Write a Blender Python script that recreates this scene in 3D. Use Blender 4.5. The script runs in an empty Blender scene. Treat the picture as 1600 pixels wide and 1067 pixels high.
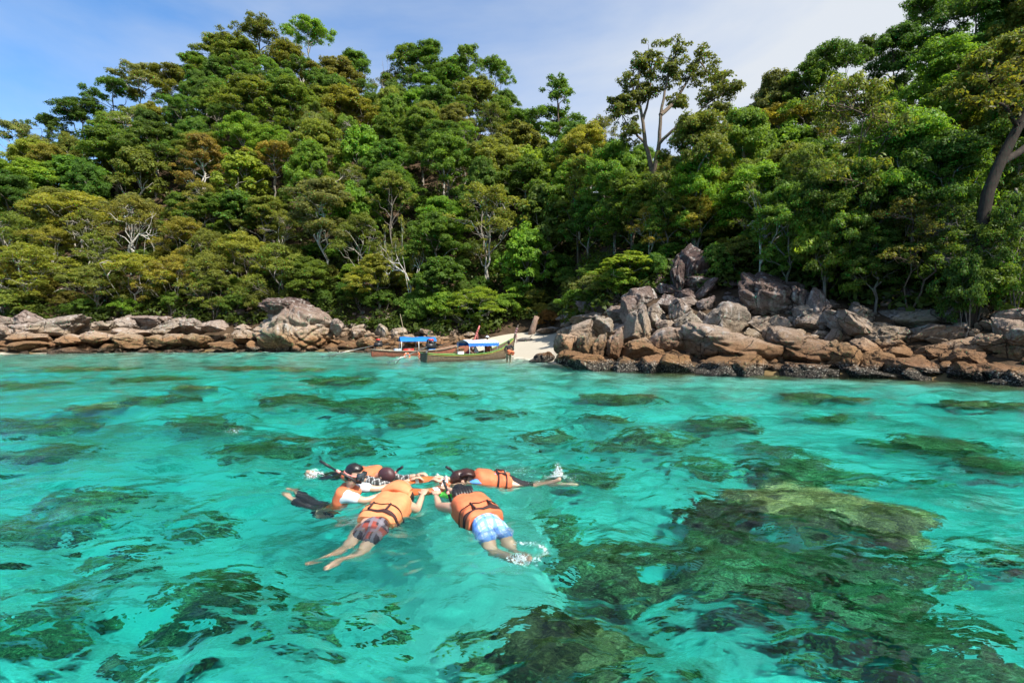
import bpy, bmesh, math, random
import numpy as np
from mathutils import Vector, Matrix, Quaternion

C = bpy.context.scene
COL = C.collection
rng = np.random.default_rng(7)
random.seed(7)
R = math.radians

# ------------------------------------------------------------------ camera
PITCH = math.atan(15.5 / 800.0)
cam = bpy.data.objects.new('camera', bpy.data.cameras.new('camera'))
COL.objects.link(cam)
cam.location = (0, 0, 2.0)
cam.rotation_euler = (math.pi / 2 - PITCH, 0, 0)
cam.data.sensor_width = 36.0
cam.data.lens = 18.0
cam.data.clip_start = 0.1
cam.data.clip_end = 3000.0
C.camera = cam

# ------------------------------------------------------------------ sky and sun
TOSUN = Vector((0.46, -0.42, 0.78)).normalized()
world = bpy.data.worlds.new('World')
C.world = world
world.use_nodes = True
nt = world.node_tree
bg = nt.nodes['Background']
sky = nt.nodes.new('ShaderNodeTexSky')
sky.sky_type = 'NISHITA'
sky.sun_disc = False
sky.sun_elevation = math.asin(TOSUN.z)
sky.sun_rotation = math.atan2(TOSUN.x, TOSUN.y)
sky.air_density = 1.0
sky.dust_density = 0.6
sky.ozone_density = 2.5
bg.inputs['Strength'].default_value = 0.145
# thin high cloud, denser towards the right of the view (east), built on the view direction
tc = nt.nodes.new('ShaderNodeTexCoord')
mp = nt.nodes.new('ShaderNodeMapping')
mp.inputs['Scale'].default_value = (1.0, 1.0, 2.6)
mp.inputs['Rotation'].default_value = (0.25, 0.35, 0.5)
n1 = nt.nodes.new('ShaderNodeTexNoise')
n1.inputs['Scale'].default_value = 1.7
n1.inputs['Detail'].default_value = 7
n1.inputs['Roughness'].default_value = 0.52
n1.inputs['Distortion'].default_value = 0.35
sp = nt.nodes.new('ShaderNodeSeparateXYZ')
m1 = nt.nodes.new('ShaderNodeMath'); m1.operation = 'MULTIPLY_ADD'
m1.inputs[1].default_value = 0.66; m1.inputs[2].default_value = 0.20
m2 = nt.nodes.new('ShaderNodeMath'); m2.operation = 'MULTIPLY_ADD'
m2.inputs[1].default_value = 1.8
rp = nt.nodes.new('ShaderNodeMapRange'); rp.clamp = True
rp.inputs['From Min'].default_value = 0.58; rp.inputs['From Max'].default_value = 1.5
rp.inputs['To Max'].default_value = 0.93
mx = nt.nodes.new('ShaderNodeMixRGB')
mx.inputs['Color2'].default_value = (2.6, 2.72, 2.86, 1)
tint = nt.nodes.new('ShaderNodeMixRGB'); tint.blend_type = 'MULTIPLY'; tint.inputs['Fac'].default_value = 1.0
tint.inputs['Color2'].default_value = (0.46, 0.66, 0.80, 1)
L = nt.links.new
L(tc.outputs['Generated'], mp.inputs['Vector']); L(mp.outputs[0], n1.inputs['Vector'])
L(tc.outputs['Generated'], sp.inputs[0]); L(sp.outputs['X'], m1.inputs[0])
L(n1.outputs['Fac'], m2.inputs[0]); L(m1.outputs[0], m2.inputs[2]); L(m2.outputs[0], rp.inputs['Value'])
L(sky.outputs[0], tint.inputs['Color1']); L(tint.outputs[0], mx.inputs['Color1'])
L(rp.outputs[0], mx.inputs['Fac']); L(mx.outputs[0], bg.inputs['Color'])

sun = bpy.data.objects.new('sun', bpy.data.lights.new('sun', 'SUN'))
COL.objects.link(sun)
sun.data.energy = 4.6
sun.data.angle = R(0.53)
sun.data.color = (1.0, 0.95, 0.86)
sun.location = (30, -20, 80)
sun.rotation_euler = TOSUN.to_track_quat('Z', 'Y').to_euler()

C.view_settings.view_transform = 'Standard'
C.view_settings.look = 'None'
C.view_settings.gamma = 1.0
C.view_settings.use_curve_mapping = False
C.view_settings.exposure = 1.1
C.cycles.max_bounces = 11
C.cycles.diffuse_bounces = 5
C.cycles.glossy_bounces = 3
C.cycles.transmission_bounces = 7
C.cycles.transparent_max_bounces = 6
C.cycles.blur_glossy = 0.5
C.cycles.sample_clamp_indirect = 40.0

# ------------------------------------------------------------------ helpers
F = 800.0          # focal length in pixels of the 1600 px wide photograph
CP, SP = math.cos(PITCH), math.sin(PITCH)

def ray(px, py):
    a = (px - 800.0) / F; b = (533.5 - py) / F
    return Vector((a, CP + b * SP, -SP + b * CP))

def at(px, py, d):
    """the point at distance d (metres along the ground axis) seen at photo pixel px, py"""
    v = ray(px, py)
    return Vector((v.x * d / v.y, d, 2.0 + v.z * d / v.y))

def sea(px, py, z=0.0):
    """the point on the level z seen at photo pixel px, py"""
    v = ray(px, py)
    t = (z - 2.0) / v.z
    return Vector((v.x * t, v.y * t, z))

def under(px, py, depth):
    """the point under water at that depth which refraction shows at px, py"""
    v = ray(px, py); p = sea(px, py)
    h = Vector((v.x, v.y, 0)); hl = h.length; s = hl / v.length / 1.33
    t = s / math.sqrt(1 - s * s)
    return p + h / hl * depth * t + Vector((0, 0, -depth))

def _hash(ix, iy, iz, seed):
    h = (ix * 374761393 + iy * 668265263 + iz * 2147483647 + seed * 1274126177) & 0xFFFFFFFF
    h = ((h ^ (h >> 13)) * 1274126177) & 0xFFFFFFFF
    h = ((h ^ (h >> 16)) * 2246822519) & 0xFFFFFFFF
    return ((h ^ (h >> 15)) & 0xFFFFFF) / float(0xFFFFFF)

def noise(P, seed=0):
    """value noise in -1..1 at the points P (n, 3)"""
    P = np.asarray(P, float)
    i = np.floor(P).astype(np.int64); f = P - i
    f = f * f * f * (f * (f * 6 - 15) + 10)
    out = 0.0
    for a in (0, 1):
        wa = f[:, 0] if a else 1 - f[:, 0]
        for b in (0, 1):
            wb = f[:, 1] if b else 1 - f[:, 1]
            for c in (0, 1):
                wc = f[:, 2] if c else 1 - f[:, 2]
                out = out + wa * wb * wc * _hash(i[:, 0] + a, i[:, 1] + b, i[:, 2] + c, seed)
    return out * 2 - 1

def fbm(P, octaves=4, seed=0, gain=0.5):
    P = np.asarray(P, float); out = 0.0; a = 1.0; t = 0.0
    for k in range(octaves):
        out = out + a * noise(P * (2.03 ** k) + 17.3 * k, seed + k); t += a; a *= gain
    return out / t

def mesh(name, V, faces, smooth=False, mats=(), mat_idx=None):
    """a mesh from numpy arrays; faces is an (n, k) array or a list of such arrays"""
    V = np.asarray(V, np.float32).reshape(-1, 3)
    fl = faces if isinstance(faces, list) else [faces]
    fl = [np.asarray(f, np.int32) for f in fl if len(f)]
    loops = np.concatenate([f.ravel() for f in fl])
    tot = np.concatenate([np.full(len(f), f.shape[1], np.int32) for f in fl])
    me = bpy.data.meshes.new(name)
    me.vertices.add(len(V)); me.vertices.foreach_set('co', V.ravel())
    me.loops.add(len(loops)); me.loops.foreach_set('vertex_index', loops)
    me.polygons.add(len(tot))
    me.polygons.foreach_set('loop_start', np.concatenate([[0], np.cumsum(tot)[:-1]]).astype(np.int32))
    me.polygons.foreach_set('loop_total', tot)
    if smooth:
        me.polygons.foreach_set('use_smooth', np.ones(len(tot), bool))
    for m in mats:
        me.materials.append(m)
    if mat_idx is not None:
        me.polygons.foreach_set('material_index', np.asarray(mat_idx, np.int32))
    me.update(calc_edges=True)
    return me

def link(name, me, parent=None, loc=None, rot=None, scale=None):
    o = bpy.data.objects.new(name, me)
    COL.objects.link(o)
    if parent is not None: o.parent = parent
    if loc is not None: o.location = loc
    if rot is not None: o.rotation_euler = rot
    if scale is not None: o.scale = scale if hasattr(scale, '__len__') else (scale,) * 3
    return o

def tag(o, label=None, cat=None, group=None, kind=None):
    if label: o['label'] = label
    if cat: o['category'] = cat
    if group: o['group'] = group
    if kind: o['kind'] = kind
    return o

def thing(name, label, cat, loc=(0, 0, 0), rotz=0.0, group=None):
    o = link(name, None, loc=loc, rot=(0, 0, rotz))
    o.empty_display_size = 0.3
    return tag(o, label, cat, group)

class MB:
    """collects shapes into one mesh"""
    def __init__(self): self.V = []; self.F = {3: [], 4: []}; self.M = {3: [], 4: []}; self.n = 0
    def add(self, V, faces, mi=0):
        V = np.asarray(V, float).reshape(-1, 3)
        fl = faces if isinstance(faces, list) else [faces]
        for f in fl:
            f = np.asarray(f, np.int64)
            if len(f) == 0: continue
            self.F[f.shape[1]].append(f + self.n); self.M[f.shape[1]].append(np.full(len(f), mi))
        self.V.append(V); self.n += len(V)
        return self
    def tube(self, pts, rad, n=6, mi=0, caps=True):
        P = np.asarray([tuple(p) for p in pts], float); k = len(P)
        r = np.broadcast_to(np.asarray(rad, float), (k,))
        T = np.gradient(P, axis=0); T /= np.linalg.norm(T, axis=1)[:, None] + 1e-9
        ref = np.array([0, 0, 1.0]) if abs(T[0, 2]) < 0.9 else np.array([1.0, 0, 0])
        rings = []; u = np.cross(T[0], ref); u /= np.linalg.norm(u)
        ang = np.arange(n) * 2 * math.pi / n
        for j in range(k):
            u = u - T[j] * (u @ T[j]); u /= np.linalg.norm(u) + 1e-9
            v = np.cross(T[j], u)
            rings.append(P[j] + r[j] * (np.cos(ang)[:, None] * u + np.sin(ang)[:, None] * v))
        V = np.concatenate(rings)
        i = np.arange(k - 1)[:, None] * n; a = np.arange(n)[None]; b = (a + 1) % n
        Q = np.stack([i + a, i + b, i + n + b, i + n + a], -1).reshape(-1, 4)
        fl = [Q]
        if caps:
            V = np.concatenate([V, P[:1], P[-1:]])
            c0, c1 = k * n, k * n + 1; a = np.arange(n); b = (a + 1) % n
            fl.append(np.stack([b, a, np.full(n, c0)], -1))
            fl.append(np.stack([(k - 1) * n + a, (k - 1) * n + b, np.full(n, c1)], -1))
        return self.add(V, fl, mi)
    def box(self, c, s, rot=None, mi=0):
        q = np.array([[-1, -1, -1], [1, -1, -1], [1, 1, -1], [-1, 1, -1], [-1, -1, 1], [1, -1, 1], [1, 1, 1], [-1, 1, 1]]) * np.asarray(s) / 2.0
        if rot is not None: q = q @ np.array(rot.to_matrix() if hasattr(rot, 'to_matrix') else rot).T
        f = np.array([[0, 3, 2, 1], [4, 5, 6, 7], [0, 1, 5, 4], [1, 2, 6, 5], [2, 3, 7, 6], [3, 0, 4, 7]])
        return self.add(q + np.asarray(c), f, mi)
    def ball(self, c, s, seg=10, rings=7, rot=None, mi=0):
        th = np.linspace(0, math.pi, rings + 1)[1:-1]; ph = np.arange(seg) * 2 * math.pi / seg
        q = np.stack([np.sin(th)[:, None] * np.cos(ph), np.sin(th)[:, None] * np.sin(ph), np.cos(th)[:, None] * np.ones(seg)], -1).reshape(-1, 3)
        q = np.concatenate([q, [[0, 0, 1]], [[0, 0, -1]]]) * np.asarray(s)
        if rot is not None: q = q @ np.array(rot.to_matrix() if hasattr(rot, 'to_matrix') else rot).T
        m = rings - 1; i = np.arange(m - 1)[:, None] * seg; a = np.arange(seg)[None]; b = (a + 1) % seg
        Q = np.stack([i + a, i + seg + a, i + seg + b, i + b], -1).reshape(-1, 4)
        a = np.arange(seg); b = (a + 1) % seg; t = m * seg
        T = np.concatenate([np.stack([a, b, np.full(seg, t)], -1), np.stack([(m - 1) * seg + b, (m - 1) * seg + a, np.full(seg, t + 1)], -1)])
        return self.add(q + np.asarray(c), [Q, T], mi)
    def grid(self, G, mi=0, close_u=False):
        """a sheet from points G (rows, cols, 3)"""
        G = np.asarray(G, float); r, c = G.shape[:2]
        i = np.arange(r * c).reshape(r, c)
        if close_u: i = np.concatenate([i, i[:, :1]], 1)
        Q = np.stack([i[:-1, :-1], i[:-1, 1:], i[1:, 1:], i[1:, :-1]], -1).reshape(-1, 4)
        return self.add(G.reshape(-1, 3), Q, mi)
    def mesh(self, name, mats, smooth=False):
        fl = [np.concatenate(self.F[k]) for k in (3, 4) if self.F[k]]
        mi = np.concatenate([np.concatenate(self.M[k]) for k in (3, 4) if self.F[k]])
        return mesh(name, np.concatenate(self.V), fl, smooth, mats, mi if len(mats) > 1 else None)
    def build(self, name, mats, parent=None, smooth=False, loc=None, rot=None):
        mats = mats if isinstance(mats, (list, tuple)) else [mats]
        return link(name, self.mesh(name, mats, smooth), parent, loc, rot)

# ------------------------------------------------------------------ materials
def mat(name):
    m = bpy.data.materials.new(name); m.use_nodes = True
    t = m.node_tree
    return m, t, t.nodes['Principled BSDF']

def N(t, kind, **kw):
    n = t.nodes.new(kind)
    for k, v in kw.items():
        if k in ('op', 'operation'): n.operation = v
        elif hasattr(n, k): setattr(n, k, v)
        else: n.inputs[k.replace('_', ' ')].default_value = v
    return n

def ramp(t, stops, interp='LINEAR'):
    n = t.nodes.new('ShaderNodeValToRGB'); e = n.color_ramp.elements; n.color_ramp.interpolation = interp
    while len(e) < len(stops): e.new(0.5)
    for x, (p, c) in zip(e, stops): x.position = p; x.color = (*c, 1) if len(c) == 3 else c
    return n

def plain(name, col, rough=0.6, var=0.15, scale=6.0, spec=0.4, bump=0.0, metallic=0.0):
    """a painted, woven or wooden surface with slight mottling"""
    m, t, b = mat(name)
    tc = N(t, 'ShaderNodeTexCoord'); nz = N(t, 'ShaderNodeTexNoise', Scale=scale, Detail=5.0)
    t.links.new(tc.outputs['Object'], nz.inputs['Vector'])
    lo = tuple(c * (1 - var) for c in col); hi = tuple(min(1, c * (1 + var)) for c in col)
    r = ramp(t, [(0.3, lo), (0.7, hi)])
    t.links.new(nz.outputs['Fac'], r.inputs['Fac']); t.links.new(r.outputs[0], b.inputs['Base Color'])
    b.inputs['Roughness'].default_value = rough; b.inputs['Specular IOR Level'].default_value = spec
    b.inputs['Metallic'].default_value = metallic
    if bump:
        bp = N(t, 'ShaderNodeBump', Distance=bump, Strength=0.6)
        t.links.new(nz.outputs['Fac'], bp.inputs['Height']); t.links.new(bp.outputs[0], b.inputs['Normal'])
    return m
# ------------------------------------------------------------------ the lie of the land
def _ctl(px, d):
    u = (np.asarray(px, float) - 800) / F; th = np.arctan(u)
    return th, np.asarray(d, float) * np.sqrt(1 + u * u)

_s_th, _s_r = _ctl([-600, -200, 0, 200, 400, 500, 600, 700, 800, 850, 900, 950, 1050, 1150, 1250, 1350, 1450, 1550, 1700, 2000, 2400],
                   [46, 45, 45.7, 48.5, 50, 50, 47, 43, 39, 33.4, 28.8, 26.9, 25.0, 24.6, 23.4, 22.7, 21.2, 19.5, 17.8, 15.5, 13])
_v_px = [-600, 0, 200, 400, 500, 600, 700, 800, 870, 910, 950, 1050, 1150, 1250, 1350, 1450, 1600, 2000, 2400]
_v_th, _v_r = _ctl(_v_px, [56, 56, 57, 58, 57, 54, 51, 51, 49, 41, 37, 35, 33, 31, 29, 27, 24, 21, 18])
_v_z = np.array([3.2, 3.2, 3.2, 3.2, 3.0, 2.6, 1.9, 1.9, 2.2, 3.0, 3.6, 5.0, 4.6, 4.5, 3.8, 3.4, 3.2, 3, 3])
_c_px = [-600, -200, 0, 150, 300, 400, 480, 600, 700, 790, 850, 930, 1000, 1100, 1200, 1300, 1430, 1600, 2000, 2400]
_c_d = np.array([90, 92, 96, 105, 112, 116, 116, 112, 108, 104, 95, 85, 75, 66, 62, 58, 54, 50, 45, 40], float)
_c_top = np.array([330, 250, 215, 165, 95, 55, 55, 105, 95, 125, 190, 188, 196, 178, 138, 98, 20, -60, -100, -80], float)
_c_th, _c_r = _ctl(_c_px, _c_d)
_c_z = 2 + (518 - _c_top) / F * _c_d - np.interp(_c_px, [800, 1000], [13.5, 11.5])

def land(th, r):
    """ground height at bearing th (0 = straight ahead) and range r"""
    th = np.asarray(th, float); r = np.asarray(r, float)
    rs = np.interp(th, _s_th, _s_r); rv = np.interp(th, _v_th, _v_r); zv = np.interp(th, _v_th, _v_z)
    rc = np.interp(th, _c_th, _c_r); zc = np.interp(th, _c_th, _c_z)
    off = np.clip((np.abs(th) - 1.15) / 0.25, 0, 1)          # beyond the headlands the shore runs away
    rs = rs + off * 300; rv = rv + off * 300; rc = rc + off * 300
    rocky = np.interp(th, [-0.3, -0.16, 0.04, 0.1, 0.3], [12.0, 26.0, 26.0, 8.0, 6.0])
    deep = 2.15 * (1 - np.exp(-np.clip(rs - r, 0, None) / rocky)) + 0.004 * np.clip(rs - r - 50, 0, None)
    t0 = np.clip((r - rs) / (rv - rs), 0, 1); t1 = np.clip((r - rv) / (rc - rv), 0, 1)
    z = -deep + zv * t0 * (0.75 + 0.25 * t0) + (zc - zv) * t1 * (1.12 - 0.12 * t1) - np.clip(r - rc, 0, None) * 0.35
    P = np.stack([np.sin(th) * r, np.cos(th) * r, np.zeros_like(r)], -1).reshape(-1, 3)
    n = fbm(P * 0.16, 4, 3).reshape(r.shape)
    return z + n * (0.22 * (r < rs) + 0.9 * t1 + 0.06) * np.clip(np.abs(r - rs) / 3, 0, 1)

def ground_z(x, y):
    return float(land(np.array([math.atan2(x, y)]), np.array([math.hypot(x, y)]))[0])

def shore_r(th): return float(np.interp(th, _s_th, _s_r))
def veg_r(th): return float(np.interp(th, _v_th, _v_r))
def crest_r(th): return float(np.interp(th, _c_th, _c_r))

# ------------------------------------------------------------------ setting materials
def sand_material():
    m, t, b = mat('sand'); L = t.links.new
    g = N(t, 'ShaderNodeNewGeometry')
    n1 = N(t, 'ShaderNodeTexNoise', Scale=0.6, Detail=7.0, Roughness=0.66)
    n2 = N(t, 'ShaderNodeTexNoise', Scale=7.0, Detail=6.0, Roughness=0.7)
    L(g.outputs['Position'], n1.inputs['Vector']); L(g.outputs['Position'], n2.inputs['Vector'])
    r1 = ramp(t, [(0.33, (0.13, 0.135, 0.09)), (0.45, (0.38, 0.365, 0.29)), (0.54, (0.545, 0.52, 0.445))])
    r2 = ramp(t, [(0.25, (0.78, 0.77, 0.74)), (0.6, (1, 1, 1))])
    L(n1.outputs['Fac'], r1.inputs['Fac']); L(n2.outputs['Fac'], r2.inputs['Fac'])
    # dry beach sand is clean and pale
    s = N(t, 'ShaderNodeSeparateXYZ'); L(g.outputs['Position'], s.inputs[0])
    h = N(t, 'ShaderNodeMapRange'); h.inputs['From Min'].default_value = -0.05; h.inputs['From Max'].default_value = 0.15
    L(s.outputs['Z'], h.inputs['Value'])
    dry = N(t, 'ShaderNodeMixRGB'); dry.inputs['Color2'].default_value = (0.40, 0.36, 0.29, 1)
    L(h.outputs[0], dry.inputs['Fac']); L(r1.outputs[0], dry.inputs['Color1'])
    ra = N(t, 'ShaderNodeAttribute', attribute_name='rocky'); stony = N(t, 'ShaderNodeMixRGB'); stony.inputs['Color2'].default_value = (0.15, 0.105, 0.05, 1)
    L(ra.outputs['Fac'], stony.inputs['Fac']); L(dry.outputs[0], stony.inputs['Color1'])
    mu = N(t, 'ShaderNodeMixRGB', blend_type='MULTIPLY'); mu.inputs['Fac'].default_value = 0.8
    L(stony.outputs[0], mu.inputs['Color1']); L(r2.outputs[0], mu.inputs['Color2'])
    L(mu.outputs[0], b.inputs['Base Color']); b.inputs['Roughness'].default_value = 0.95
    b.inputs['Specular IOR Level'].default_value = 0.1
    bp = N(t, 'ShaderNodeBump', Distance=0.04, Strength=0.5); L(n2.outputs['Fac'], bp.inputs['Height']); L(bp.outputs[0], b.inputs['Normal'])
    return m

def hill_material():
    m, t, b = mat('forest_soil'); L = t.links.new
    g = N(t, 'ShaderNodeNewGeometry'); n1 = N(t, 'ShaderNodeTexNoise', Scale=0.8, Detail=8.0, Roughness=0.7)
    L(g.outputs['Position'], n1.inputs['Vector'])
    r1 = ramp(t, [(0.35, (0.035, 0.026, 0.016)), (0.55, (0.075, 0.05, 0.032)), (0.7, (0.11, 0.075, 0.05))])
    L(n1.outputs['Fac'], r1.inputs['Fac']); L(r1.outputs[0], b.inputs['Base Color'])
    b.inputs['Roughness'].default_value = 1.0; b.inputs['Specular IOR Level'].default_value = 0.05
    bp = N(t, 'ShaderNodeBump', Distance=0.3, Strength=0.8); L(n1.outputs['Fac'], bp.inputs['Height']); L(bp.outputs[0], b.inputs['Normal'])
    return m

def water_material():
    m = bpy.data.materials.new('sea_water'); m.use_nodes = True; t = m.node_tree; t.nodes.clear(); L = t.links.new
    out = N(t, 'ShaderNodeOutputMaterial')
    gl = N(t, 'ShaderNodeBsdfGlass'); gl.inputs['Roughness'].default_value = 0.0; gl.inputs['IOR'].default_value = 1.33
    g = N(t, 'ShaderNodeNewGeometry')
    mp = N(t, 'ShaderNodeMapping'); mp.inputs['Scale'].default_value = (1.0, 1.6, 1.0); mp.inputs['Rotation'].default_value = (0, 0, 0.35)
    n1 = N(t, 'ShaderNodeTexNoise', Scale=8.0, Detail=2.0, Roughness=0.5)
    L(g.outputs['Position'], mp.inputs['Vector']); L(mp.outputs[0], n1.inputs['Vector'])
    bp = N(t, 'ShaderNodeBump', Distance=0.03, Strength=0.6); L(n1.outputs['Fac'], bp.inputs['Height']); L(bp.outputs[0], gl.inputs['Normal'])
    L(gl.outputs[0], out.inputs['Surface'])
    va = N(t, 'ShaderNodeVolumeAbsorption'); va.inputs['Color'].default_value = WATER_TINT; va.inputs['Density'].default_value = WATER_DENSITY
    L(va.outputs[0], out.inputs['Volume'])
    return m

WATER_TINT = (0.0, 0.935, 0.928, 1)
WATER_DENSITY = 0.62
M_SAND, M_SOIL, M_WATER = sand_material(), hill_material(), water_material()

# ------------------------------------------------------------------ seabed with the beach, and the hillside
def ring_angles(fine, coarse, a):
    """bearings round the full circle, close together within +-a"""
    f = np.arange(-a, a + 1e-6, fine); c = np.arange(a + coarse, 2 * math.pi - a - coarse * 0.5, coarse)
    return np.concatenate([f, c])

def beach_width(th):
    return np.interp(th, np.arctan((np.array([690, 740, 790, 870, 890, 905]) - 800) / F), [0.8, 6.0, 10.5, 17.5, 12.0, 0.8])

th = ring_angles(R(0.55), R(5), R(62))
rs = np.interp(th, _s_th, _s_r) + np.clip((np.abs(np.where(th > math.pi, th - 2 * math.pi, th)) - 1.15) / 0.25, 0, 1) * 300
thw = np.where(th > math.pi, th - 2 * math.pi, th)
rb = rs + beach_width(thw)
t = np.concatenate([np.linspace(0, 1, 210) ** 1.15])
RR = 0.4 + (rb - 0.4)[None] * t[:, None]
TT = np.broadcast_to(thw, RR.shape)
G = np.stack([np.sin(TT) * RR, np.cos(TT) * RR, land(TT, RR)], -1)
sb = MB().grid(G, close_u=True)
nn = len(th); cidx = sb.n
sb.add([[0, 0, -2.15]], np.zeros((0, 3)))
a = np.arange(nn); sb.F[3].append(np.stack([a, np.full(nn, cidx), (a + 1) % nn], -1)); sb.M[3].append(np.zeros(nn))
seabed = sb.build('seabed', M_SAND, smooth=True); tag(seabed, kind='structure')
px_ = 800 + F * np.tan(np.clip(TT, -1.3, 1.3)); wob = fbm(np.stack([G[..., 0], G[..., 1], 0 * RR], -1).reshape(-1, 3) * 0.7, 3, 44).reshape(RR.shape)
near = np.clip((RR - rs[None] + np.where(px_ > 860, 2.6, 1.0) + 1.6 * wob) / 1.4, 0, 1)
keep = np.clip((px_ - 560) / 120, 0, 1) * np.clip((885 - px_) / 22, 0, 1)
at_ = seabed.data.attributes.new('rocky', 'FLOAT', 'POINT'); at_.data.foreach_set('value', np.append((near * (1 - keep)).ravel(), 0).astype(np.float32))

th2 = np.arange(R(-66), R(66), R(0.7))
rb2 = np.interp(th2, _s_th, _s_r) + beach_width(th2)
t = np.linspace(0, 1, 110)
RR = (rb2 - 0.3)[None] + (150 - rb2)[None] * t[:, None] ** 1.2
TT = np.broadcast_to(th2, RR.shape)
Z = land(TT, RR); Z[0] -= 0.25
hill = MB().grid(np.stack([np.sin(TT) * RR, np.cos(TT) * RR, Z], -1)).build('hillside', M_SOIL, smooth=True)
tag(hill, kind='structure')

# ------------------------------------------------------------------ the sea: one closed body of water
def wave_height(X, Y, cell):
    """ripples as a sum of travelling waves; waves shorter than the mesh can carry are left to the surface grain"""
    r_ = np.random.default_rng(11)
    Z = np.zeros_like(X)
    P = np.stack([X.ravel() * 0.13, Y.ravel() * 0.13, np.zeros(X.size)], -1)
    gust = (0.75 + 0.55 * noise(P, 5)).reshape(X.shape)
    wx = 0.35 * noise(P * 2.1, 8).reshape(X.shape); wy = 0.35 * noise(P * 2.1 + 40, 9).reshape(X.shape)
    Xw, Yw = X + wx, Y + wy
    for k in range(64):
        wl = 0.16 * (2.6 / 0.16) ** ((k + r_.uniform(0, 1)) / 64.0)
        ang = (1.15 if k % 2 else 2.15) + r_.normal(0, 0.42)
        amp = 0.0058 * wl ** 0.85
        ph = r_.uniform(0, 2 * math.pi); kk = 2 * math.pi / wl
        s = np.sin(kk * (Xw * math.cos(ang) + Yw * math.sin(ang)) + ph)
        keep = np.clip((wl - 2.4 * cell) / (1.5 * cell), 0, 1)
        Z += amp * keep * (s + 0.22 * s * s)
    return Z * gust * WAVE

WAVE = 1.0
th = ring_angles(R(0.15), R(4), R(50))
rr = [0.5, 1.2, 2.0]
while rr[-1] < 62: rr.append(rr[-1] + max(0.025, rr[-1] * 0.0050))
rr += [75, 120, 380]
rr = np.array(rr)
thw = np.where(th > math.pi, th - 2 * math.pi, th)
TT, RR = np.meshgrid(thw, rr)
X, Y = np.sin(TT) * RR, np.cos(TT) * RR
dr = np.gradient(rr)[:, None] * np.ones_like(X)
cell = np.maximum(dr, RR * R(0.15)) * np.where(np.abs(TT) < R(50.2), 1, 100) * np.where(RR < 2.3, 100, 1)
Zw = wave_height(X, Y, cell)
wb = MB().grid(np.stack([X, Y, Zw], -1), close_u=True)
nn = len(th); top = len(rr) - 1
wb.add([[0, 0, 0]], np.zeros((0, 3)))
a = np.arange(nn); b2 = (a + 1) % nn
wb.F[3].append(np.stack([a, np.full(nn, wb.n - 1), b2], -1)); wb.M[3].append(np.zeros(nn))
base = wb.n
wb.add(np.concatenate([np.stack([np.sin(thw) * 380, np.cos(thw) * 380, np.full(nn, -9.0)], -1), [[0, 0, -9.0]]]), np.zeros((0, 3)))
wb.F[4].append(np.stack([top * nn + a, top * nn + b2, base + b2, base + a], -1)); wb.M[4].append(np.zeros(nn))
wb.F[3].append(np.stack([base + a, base + b2, np.full(nn, base + nn)], -1)); wb.M[3].append(np.zeros(nn))
water = wb.build('water', M_WATER, smooth=True); tag(water, kind='structure')
bm = bmesh.new(); bm.from_mesh(water.data); bmesh.ops.recalc_face_normals(bm, faces=bm.faces[:]); bm.to_mesh(water.data); bm.free()
# ------------------------------------------------------------------ labels that single things out
ORD = ['leftmost', 'second from left', 'third from left', 'fourth from left', 'fifth from left', 'sixth from left', 'seventh from left',
       'eighth from left', 'ninth from left', 'tenth from left', 'eleventh from left', 'twelfth from left', 'thirteenth from left', 'fourteenth from left']

def to_px(p):
    """photo pixel of a world point"""
    x, y, z = p[0], p[1], p[2] - 2.0
    f = y * CP - z * SP; u = y * SP + z * CP
    return 800 + F * x / f, 533.5 - F * u / f

class Labels:
    """hands out labels for many alike things; what still coincides is told apart by its order from the left"""
    def __init__(self): self.items = []
    def add(self, o, words, px): self.items.append((o, words, px))
    def finish(self):
        by = {}
        for o, w, px in self.items: by.setdefault(w, []).append((px, o))
        for w, l in by.items():
            l.sort(key=lambda q: q[0])
            for k, (px, o) in enumerate(l):
                if len(l) == 1: o['label'] = w
                elif k == len(l) - 1 and len(l) > 2: o['label'] = w + ', rightmost'
                elif len(l) == 2: o['label'] = w + (', the left one' if k == 0 else ', the right one')
                else: o['label'] = w + ', ' + (ORD[k] if k < len(ORD) else 'number %d from left' % (k + 1))

def _pick(px, table):
    for lim, w in table:
        if px < lim: return w
    return table[-1][1]

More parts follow.
